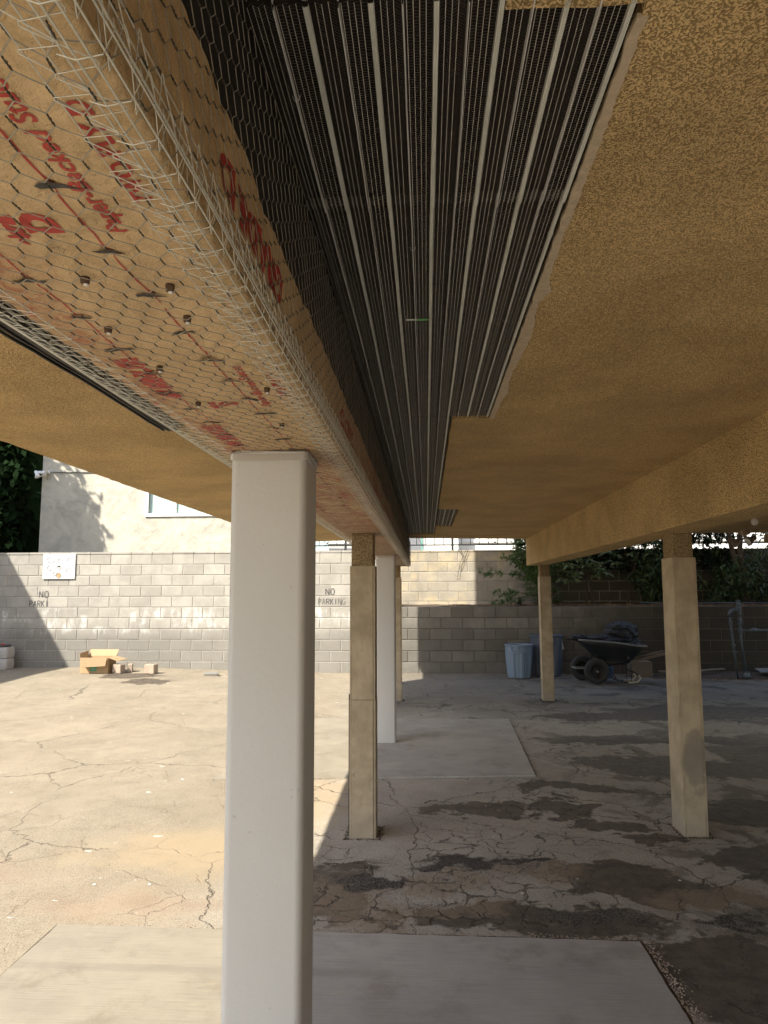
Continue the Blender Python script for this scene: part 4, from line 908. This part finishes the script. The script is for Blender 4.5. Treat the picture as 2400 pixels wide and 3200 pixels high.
# ------------------------------------------------------------------ yard objects
def open_box(loc, w_, d, h, rz, label):
    t = empty('cardboard_box', loc, label, 'box', None, rz); th = .005
    b = B()
    for bx in ((0, w_, 0, th, 0, h), (0, w_, d-th, d, 0, h), (0, th, th, d-th, 0, h), (w_-th, w_, th, d-th, 0, h), (th, w_-th, th, d-th, 0, th)): b.box(*bx)
    b.obj('carton', 'card', t)
    def flap(hinge, ax, L, W, ang, off): pass
    def quad(ps, nm='flap', mat='card_in'):
        n = (Vector(ps[1])-Vector(ps[0])).cross(Vector(ps[3])-Vector(ps[0])).normalized()*.005
        b = B(); v = [Vector(p) for p in ps]+[Vector(p)+n for p in ps]; b.add(v, [(0, 1, 2, 3), (7, 6, 5, 4), (0, 4, 5, 1), (1, 5, 6, 2), (2, 6, 7, 3), (3, 7, 4, 0)]); b.obj(nm, mat, t)
    quad([(-.01, -.002, h+.0), (w_-.02, -.006, h+.0), (w_+.0, -.12, h-.13), (.10, -.13, h-.15)])
    quad([(0, d, h), (w_, d, h), (w_+.02, d+.06, h+.11), (-.0, d+.06, h+.11)], mat='card')
    quad([(w_+.003, 0, h-.0), (w_+.003, d, h-.0), (w_+.21, d-.03, h-.04), (w_+.16, .02, h-.06)], mat='card')
    quad([(-.003, d, h), (-.003, 0, h), (-.02, .02, h+.07), (-.01, d, h+.1)], mat='card')
    b = B(); b.box(.18, .295, -.0015, -.0005, .04, .15); lb = b.obj('green_label', 'green', t)
    for z, a, c in ((.065, .2, .275), (.085, .2, .26), (.105, .2, .28)): b = B(); b.box(a, c, -.0025, -.0016, z, z+.006); b.obj('label_line', 'sack', lb)
    return t
open_box((-5.93, 12.05, gz(-5.9, 12.05)), .49, .33, .265, R(1), 'open cardboard box with a green label by the block wall')
def cube(loc, s, rz, label, mat='brown_block', rx=0, grp='loose masonry blocks on the yard'):
    b = B(); b.box(-s[0]/2, s[0]/2, -s[1]/2, s[1]/2, 0, s[2], bev=.008); o = b.obj('loose_block', mat); o.location = loc; o.rotation_euler = (rx, 0, rz); return tag(o, label, 'block', grp)
g_ = lambda x: gz(x, 12.15)
cube((-5.36, 12.2, g_(-5.3)), (.08, .14, .15), .1, 'tan block half hidden under the box flap, nearest the cardboard box')
cube((-5.255, 12.15, g_(-5.2)), (.085, .15, .15), -.15, 'tan block standing just right of the cardboard box flap')
cube((-5.17, 12.35, g_(-5.2)), (.08, .14, .14), .3, 'tan block behind the others right of the cardboard box')
cube((-4.79, 12.2, g_(-4.8)), (.095, .16, .155), .05, 'left block of the tan pair standing between box and slab piece')
cube((-4.69, 12.18, g_(-4.7)), (.09, .16, .16), -.1, 'right block of the tan pair standing between box and slab piece')
cube((-3.67, 12.15, g_(-3.7)), (.23, .14, .05), .25, 'flat pale slab fragment lying tilted near the wall foot', 'block_l', R(8))
for z, lb in ((0, 'lower pale sack in the shaded corner by the wall'), (.2, 'upper pale sack in the shaded corner with a red mark on top')):
    V, F = rbox(-.2, .13, -.14, .14, 0, .19, .05, 4, 3); V = [(x*(1+.06*math.sin(zz/.19*3.14)), y*(1+.1*math.sin(zz/.19*3.14)), zz) for x, y, zz in V]
    o = mesh_obj('cement_sack', V, F, 'sack', smooth=False); o.location = (-7.68, 12.7, gz(-7.6, 12.7)+z); tag(o, lb, 'sack', 'stacked sacks in the corner')
b = B(); b.box(-.1, .08, -.1, .1, 0, .04, bev=.01); o = b.obj('dark_rag', 'torn_felt'); o.location = (-7.68, 12.7, gz(-7.6, 12.7)+.392); tag(o, 'dark cloth lying on the upper sack in the corner', 'cloth')
b = B(); b.box(-.03, .03, -.02, .02, 0, .02, bev=.004); o = b.obj('red_scrap', 'red_ink'); o.location = (-7.66, 12.62, gz(-7.6, 12.7)+.434); tag(o, 'small red scrap on top of the dark cloth', 'scrap')
# ------------------------------------------------------------------ trash cans
def can(loc, rt, rb, h, mat, label, rz=0, tag_piece=False):
    t = empty('trash_can', loc, label, 'trash can', 'plastic trash cans by the retaining wall', rz); n = 64; V = []; F = []
    prof = [(rb*.96, 0), (rb, .012), (rb+(rt-rb)*.74, h*.74), (rt*.985, h*.76), (rt*.995, h*.965)]
    for (r, z) in prof:
        for k in range(n):
            A = 2*math.pi*k/n; q = (A/(2*math.pi)*8) % 1; fl = .014 if (q < .36 and .01 < z < h*.75) else 0; V.append(((r+fl)*math.cos(A), (r+fl)*math.sin(A), z))
    m_ = len(prof)
    for i in range(m_-1):
        for k in range(n): F.append((i*n+k, i*n+(k+1) % n, (i+1)*n+(k+1) % n, (i+1)*n+k))
    ins = [(rt*.975, h*.965), (rb*.97, .02), (0.001, .02)]; base = len(V)
    for (r, z) in ins:
        for k in range(n): A = 2*math.pi*k/n; V.append((r*math.cos(A), r*math.sin(A), z))
    for i in range(2):
        for k in range(n): F.append((base+i*n+(k+1) % n, base+i*n+k, base+(i+1)*n+k, base+(i+1)*n+(k+1) % n))
    mesh_obj('barrel', V, F, mat, t)
    b = B(); b.lathe([(rt*.97, h*.955), (rt*1.02, h*.955), (rt*1.045, h*.975), (rt*1.045, h*.99), (rt*1.02, h), (rt*.98, h), (rt*.965, h*.985), (rt*.97, h*.955)], 48); b.obj('rolled_rim', mat, t, True)
    for a in (-115, 65):
        Mx = Matrix.Rotation(R(a), 4, 'Z'); w_ = rt*.26; b = B()
        b.tube([Mx @ Vector(p) for p in ((rt*.98, -w_, h*.93), (rt*1.14, -w_, h*.86), (rt*1.17, -w_*.9, h*.835), (rt*1.17, w_*.9, h*.835), (rt*1.14, w_, h*.86), (rt*.98, w_, h*.93))], .012, 6)
        b.obj('handle', mat, t, True)
    if tag_piece: b = B(); b.add([(rt*.5, -rt*.92, h*.9), (rt*.75, -rt*.80, h*.66), (rt*.52, -rt*.94, h*.66)], [(0, 1, 2)]); b.obj('paper_flap', 'sack', t)
    return t
can((1.575, 12.45, 0), .232, .185, .555, 'bin_blue', 'smaller pale grey blue plastic trash can standing against the block wall', R(4))
can((2.09, 12.72, 0), .278, .225, .70, 'bin_dark', 'taller dark grey trash can partly hidden by the far tan post', R(25), True)
# ------------------------------------------------------------------ wheelbarrow
wb = empty('wheelbarrow', (2.9, 11.8, 0), 'black two wheeled wheelbarrow with dusty rim and wooden handles', 'wheelbarrow'); OX, OY = 2.9, 11.8
L_ = lambda x, y, z: (x-OX, y-OY, z)
def tray():
    ring = lambda pts: pts
    top = [(2.42, 11.66, .68), (2.50, 11.52, .685), (2.95, 11.49, .65), (3.30, 11.50, .60), (3.46, 11.56, .59), (3.47, 12.04, .59), (3.30, 12.12, .60), (2.95, 12.13, .65), (2.50, 12.10, .685), (2.42, 11.96, .68)]
    botc = [(2.80, 11.72, .30), (2.84, 11.68, .30), (2.98, 11.67, .29), (3.12, 11.67, .29), (3.22, 11.70, .31), (3.22, 11.92, .31), (3.12, 11.95, .29), (2.98, 11.95, .29), (2.84, 11.93, .30), (2.80, 11.90, .30)]
    V = []; F = []; n = len(top); m_ = 5
    for j in range(m_):
        q = j/(m_-1); e = q**1.15
        for a, c in zip(botc, top): V.append(L_(*[a[k]+(c[k]-a[k])*(e if k < 2 else q) for k in range(3)]))
    for j in range(m_-1):
        for k in range(n): F.append((j*n+k, j*n+(k+1) % n, (j+1)*n+(k+1) % n, (j+1)*n+k))
    F.append(tuple(range(n))); o = mesh_obj('tray', V, F, 'tray', wb, smooth=True)
    sm = o.modifiers.new('s', 'SOLIDIFY'); sm.thickness = .006
    b = B(); pts = [Vector(L_(*p)) for p in top]; rp = []
    for i in range(n):
        a, c, d, e = pts[i-1], pts[i], pts[(i+1) % n], pts[(i+2) % n]
        for q in (0, .34, .67): rp.append(.5*((2*c)+(-a+d)*q+(2*a-5*c+4*d-e)*q*q+(-a+3*c-3*d+e)*q**3))
    b.tube(rp, .014, 8, closed=True); b.obj('rolled_rim', 'tray_rim', wb, True)
tray()
def wheel(x, y, z, rz):
    Mx = Matrix.Translation(L_(x, y, z)) @ Matrix.Rotation(rz, 4, 'Z') @ Matrix.Rotation(R(90), 4, 'X')
    b = B(); r0, r1 = .15, .052; prof = [(r0+r1*math.cos(a)*1.0, r1*.95*math.sin(a)) for a in np.linspace(0, 2*math.pi, 15)]; b.lathe(prof, 36, M=Mx); wob = b.obj('tyre', 'rubber', wb, True)
    b = B(); b.lathe([(.105, -.03), (.095, -.028), (.085, -.01), (.04, -.006), (.03, -.02), (.0, -.02)], 24, M=Mx); b.lathe([(.105, .03), (.095, .028), (.085, .01), (.04, .006), (.03, .02), (.0, .02)], 24, M=Mx); b.obj('wheel_rim', 'steel_dark', wob, True)
    b = B(); b.lathe([(.0, -.055), (.016, -.055), (.018, .055), (0, .055)], 12, M=Mx); b.obj('hub', 'tray_rim', wob)
    for k in range(36):
        if k % 2: continue
    return wob
wheel(2.665, 11.53, .203, R(6)); wheel(2.56, 12.08, .203, R(6))
b = B(); b.tube([L_(2.665, 11.58, .203), L_(2.56, 12.03, .203)], .012, 6); b.obj('axle', 'steel_dark', wb)
for yy_ in (11.66, 11.94):
    b = B(); b.tube([L_(2.62, yy_, .21), L_(2.75, yy_, .25), L_(3.2, yy_, .335), L_(3.35, yy_, .36)], .013, 6); b.obj('frame_rail', 'steel_dark', wb)
    b = B(); b.box(0, .62, -.02, .02, -.018, .018, M=Matrix.Translation(L_(3.22, yy_-.02, .335)) @ Matrix.Rotation(R(-13.5), 4, 'Y'), bev=.004); b.obj('handle', 'oldwood', wb)
    b = B(); b.tube([L_(3.23, yy_, .34), L_(3.235, yy_, .02)], .006, 5); b.obj('leg_strut', 'steel_dark', wb)
    b = B(); b.tube([L_(2.86, yy_, .28), L_(3.02, yy_, .03), L_(3.2, yy_, .012), L_(3.33, yy_, .018), L_(3.375, yy_, .08), L_(3.34, yy_, .135), L_(3.24, yy_, .20)], .009, 6); b.obj('leg', 'steel_dark', wb)
    b = B(); b.tube([L_(3.18, yy_, .014), L_(3.325, yy_, .02), L_(3.375, yy_, .08), L_(3.345, yy_, .13)], .016, 6); b.obj('foot', 'bone', wb, True)
    b = B(); b.tube([L_(2.66, yy_, .22), L_(2.70, yy_, .46)], .01, 6); b.tube([L_(2.76, yy_, .27), L_(2.79, yy_, .45)], .01, 6); b.obj('tray_brace', 'steel_dark', wb)
b = B(); b.tube([L_(2.38, 11.7, .23), L_(2.37, 11.95, .23)], .012, 6); b.tube([L_(2.38, 11.7, .23), L_(2.64, 11.68, .22)], .009, 6); b.tube([L_(2.37, 11.95, .23), L_(2.6, 11.94, .22)], .009, 6); b.obj('nose_guard', 'tray_rim', wb)
b = B(); b.tube([L_(3.14, 11.5, .4), L_(3.15, 11.495, .44), L_(3.17, 11.497, .4)], .006, 5); b.obj('chalk_mark', 'tray_rim', wb)
def bag(loc, r, label, seed, top=True):
    bm = bmesh.new(); bmesh.ops.create_icosphere(bm, subdivisions=5, radius=1)
    for v in bm.verts:
        p = v.co.copy(); n1 = mn.noise(p*2.1+Vector((seed, 0, 0))); fold = 1-abs(mn.noise(Vector((p.x*6, p.y*6, p.z*1.6))+Vector((0, seed, 0))))*2; f2 = 1-abs(mn.noise(p*7+Vector((seed, 9, 0))))*2; s = 1+.22*n1+.07*fold+.045*f2
        if top and p.z > .6: s *= 1-.25*(p.z-.6)
        v.co = Vector((p.x*r[0]*s, p.y*r[1]*s, max(p.z, -.75)*r[2]*s))
    me = bpy.data.meshes.new('trash_bag'); bm.to_mesh(me); bm.free(); me.materials.append(MT['bag'])
    o = bpy.data.objects.new('trash_bag', me); o.location = loc; link(o); tag(o, label, 'trash bag', 'black trash bags heaped in the wheelbarrow'); return o
bag((3.13, 11.8, .80), (.25, .2, .17), 'bulging black trash bag piled on top of the wheelbarrow load', 3)
bag((2.95, 11.8, .66), (.42, .24, .10), 'flattened black trash bag filling the wheelbarrow tray', 8, False)
bag((2.42, 11.72, .71), (.13, .1, .05), 'loose end of black plastic hanging over the front of the wheelbarrow', 13, False)
t = empty('blue_bucket', (3.02, 12.45, 0), 'blue plastic bucket on the floor behind the wheelbarrow', 'bucket'); b = B(); b.lathe([(0, 0), (.11, 0), (.145, .33), (.152, .33), (.152, .35), (.138, .35), (.105, .02), (0, .02)], 24); b.obj('pail', 'blue_plastic', t, True)
b = B(); b.tube([(.15*math.cos(a), -.04-.03*math.sin(a)*0-.1, .33-.12*math.sin(a)) for a in np.linspace(0, math.pi, 9)], .003, 5); b.obj('bail', 'conduit', t)
b = B(); b.box(0, .34, 0, .3, 0, .26, bev=.005); o = b.obj('dark_carton', 'oldwood'); o.location = (3.48, 12.5, 0); tag(o, 'dim closed carton on the floor behind the wheelbarrow handles', 'box')
# ------------------------------------------------------------------ pipes
t = empty('pipe_stand', (5.2, 12.3, 0), 'grey galvanized pipe manifold standing by the retaining wall', 'pipework'); PX, PY = 5.2, 12.3
Q = lambda x, z, y=12.3: (x-PX, y-PY, z)
for nm, pts, r in (('riser', [Q(5.27, .08), Q(5.225, .62), Q(5.22, 1.05)], .021), ('riser', [Q(5.14, .0), Q(5.09, .62), Q(5.065, 1.04)], .017), ('branch_pipe', [Q(5.22, .79), Q(6.4, .80)], .019)):
    b = B(); b.tube(pts, r, 12); b.obj(nm, 'pipe', t, True)
b = B(); b.tube([Q(5.065, 1.02), Q(5.068, 1.08), Q(5.10, 1.12), Q(5.15, 1.13), Q(5.2, 1.13)], .032, 12); b.obj('elbow', 'pipe', t, True)
for (x, z, h, r) in ((5.22, 1.10, .09, .034), (5.215, 1.20, .1, .04), (5.21, 1.27, .05, .028), (5.222, .97, .05, .034), (5.222, .79, .07, .036), (5.225, .90, .03, .038), (5.075, .92, .06, .029), (5.10, .55, .045, .028), (5.11, .44, .045, .028)):
    b = B(); b.lathe([(0, -h/2), (r*.9, -h/2), (r, -h/2+.006), (r, h/2-.006), (r*.9, h/2), (0, h/2)], 14, Q(x, z)); b.obj('coupling', 'pipe', t)
b = B(); b.lathe([(.03, .0), (.07, .0), (.075, .03), (.06, .045), (.055, .09), (.065, .1), (.03, .11)], 16, Q(5.275, .02)); b.obj('base_flange', 'pipe', t)
b = B(); b.tube([Q(5.39, .795), Q(5.44, .797), Q(5.5, .797)], [.034, .045, .034], 10); b.obj('union', 'pipe', t)
b = B(); b.tube([Q(5.18, 1.22, 12.26), Q(5.245, 1.22, 12.26)], .018, 8); b.tube([Q(5.25, .79, 12.25), Q(5.19, .79, 12.25)], .015, 8); b.tube([Q(5.23, .89, 12.25), Q(5.23, .93, 12.22)], .014, 8); b.obj('valve', 'pipe', t)
# ceiling bulb, lamps and pipes at right
t = empty('ceiling_bulb', (2.94, 6.5, CZ), 'white frosted bulb in a socket under the right hand ceiling', 'light bulb')
b = B(); b.lathe([(0, 0), (.03, 0), (.028, -.02), (.018, -.045), (.017, -.075), (0, -.075)], 16); b.obj('socket', 'bulb', t, True)
b = B(); b.lathe([(.014, -.072), (.018, -.085), (.029, -.105), (.030, -.12), (.022, -.142), (0, -.150)], 18); b.obj('globe', 'bulb', t, True)
t = empty('twin_floodlight', (3.68, 8.5, 2.1), 'twin round floodlights hanging below the far edge of the garage ceiling', 'lamp')
b = B(); b.tube([(.05, 0, .08), (.05, 0, .0), (.03, -.02, -.02)], .02, 8); b.box(-.0, .09, -.04, .04, .0, .05, bev=.01); b.obj('bracket', 'pipe_tan', t)
for sgn, c in ((-1, (-.10, -.03, -.08)), (1, (.09, -.05, -.06))):
    Mx = Matrix.Translation(c) @ Matrix.Rotation(R(sgn*60), 4, 'Y'); b = B(); b.lathe([(0, .07), (.025, .06), (.03, .02), (.055, -.03), (.058, -.04)], 16, M=Mx); h_ = b.obj('lamp_housing', 'oldwood', t, True)
    b = B(); b.lathe([(.056, -.035), (.05, -.052), (.0, -.062)], 16, M=Mx); b.obj('lens', 'bulb', h_, True)
for pts, r, nm, lb in (([(3.75, 8.5, 2.125), (4.0, 8.3, 2.15), (4.6, 7.6, 2.15), (5.2, 7.0, 2.15)], .009, 'ceiling_conduit', 'thin conduit running along the ceiling from the twin floodlights'), ([(3.92, 8.4, 2.0), (3.92, 8.4, 2.07), (3.96, 8.35, 2.105), (4.05, 8.3, 2.11), (5.5, 7.4, 2.12)], .028, 'drain_pipe', 'tan painted drain pipe with a down turned elbow under the ceiling'), ([(4.02, 8.6, 2.06), (4.5, 8.5, 2.07), (6.0, 8.2, 2.08)], .022, 'upper_pipe', 'second tan pipe crossing behind the elbow at the ceiling edge')):
    b = B(); b.tube(pts, r, 10); tag(b.obj(nm, 'pipe_tan', smooth=True), lb, 'pipe')
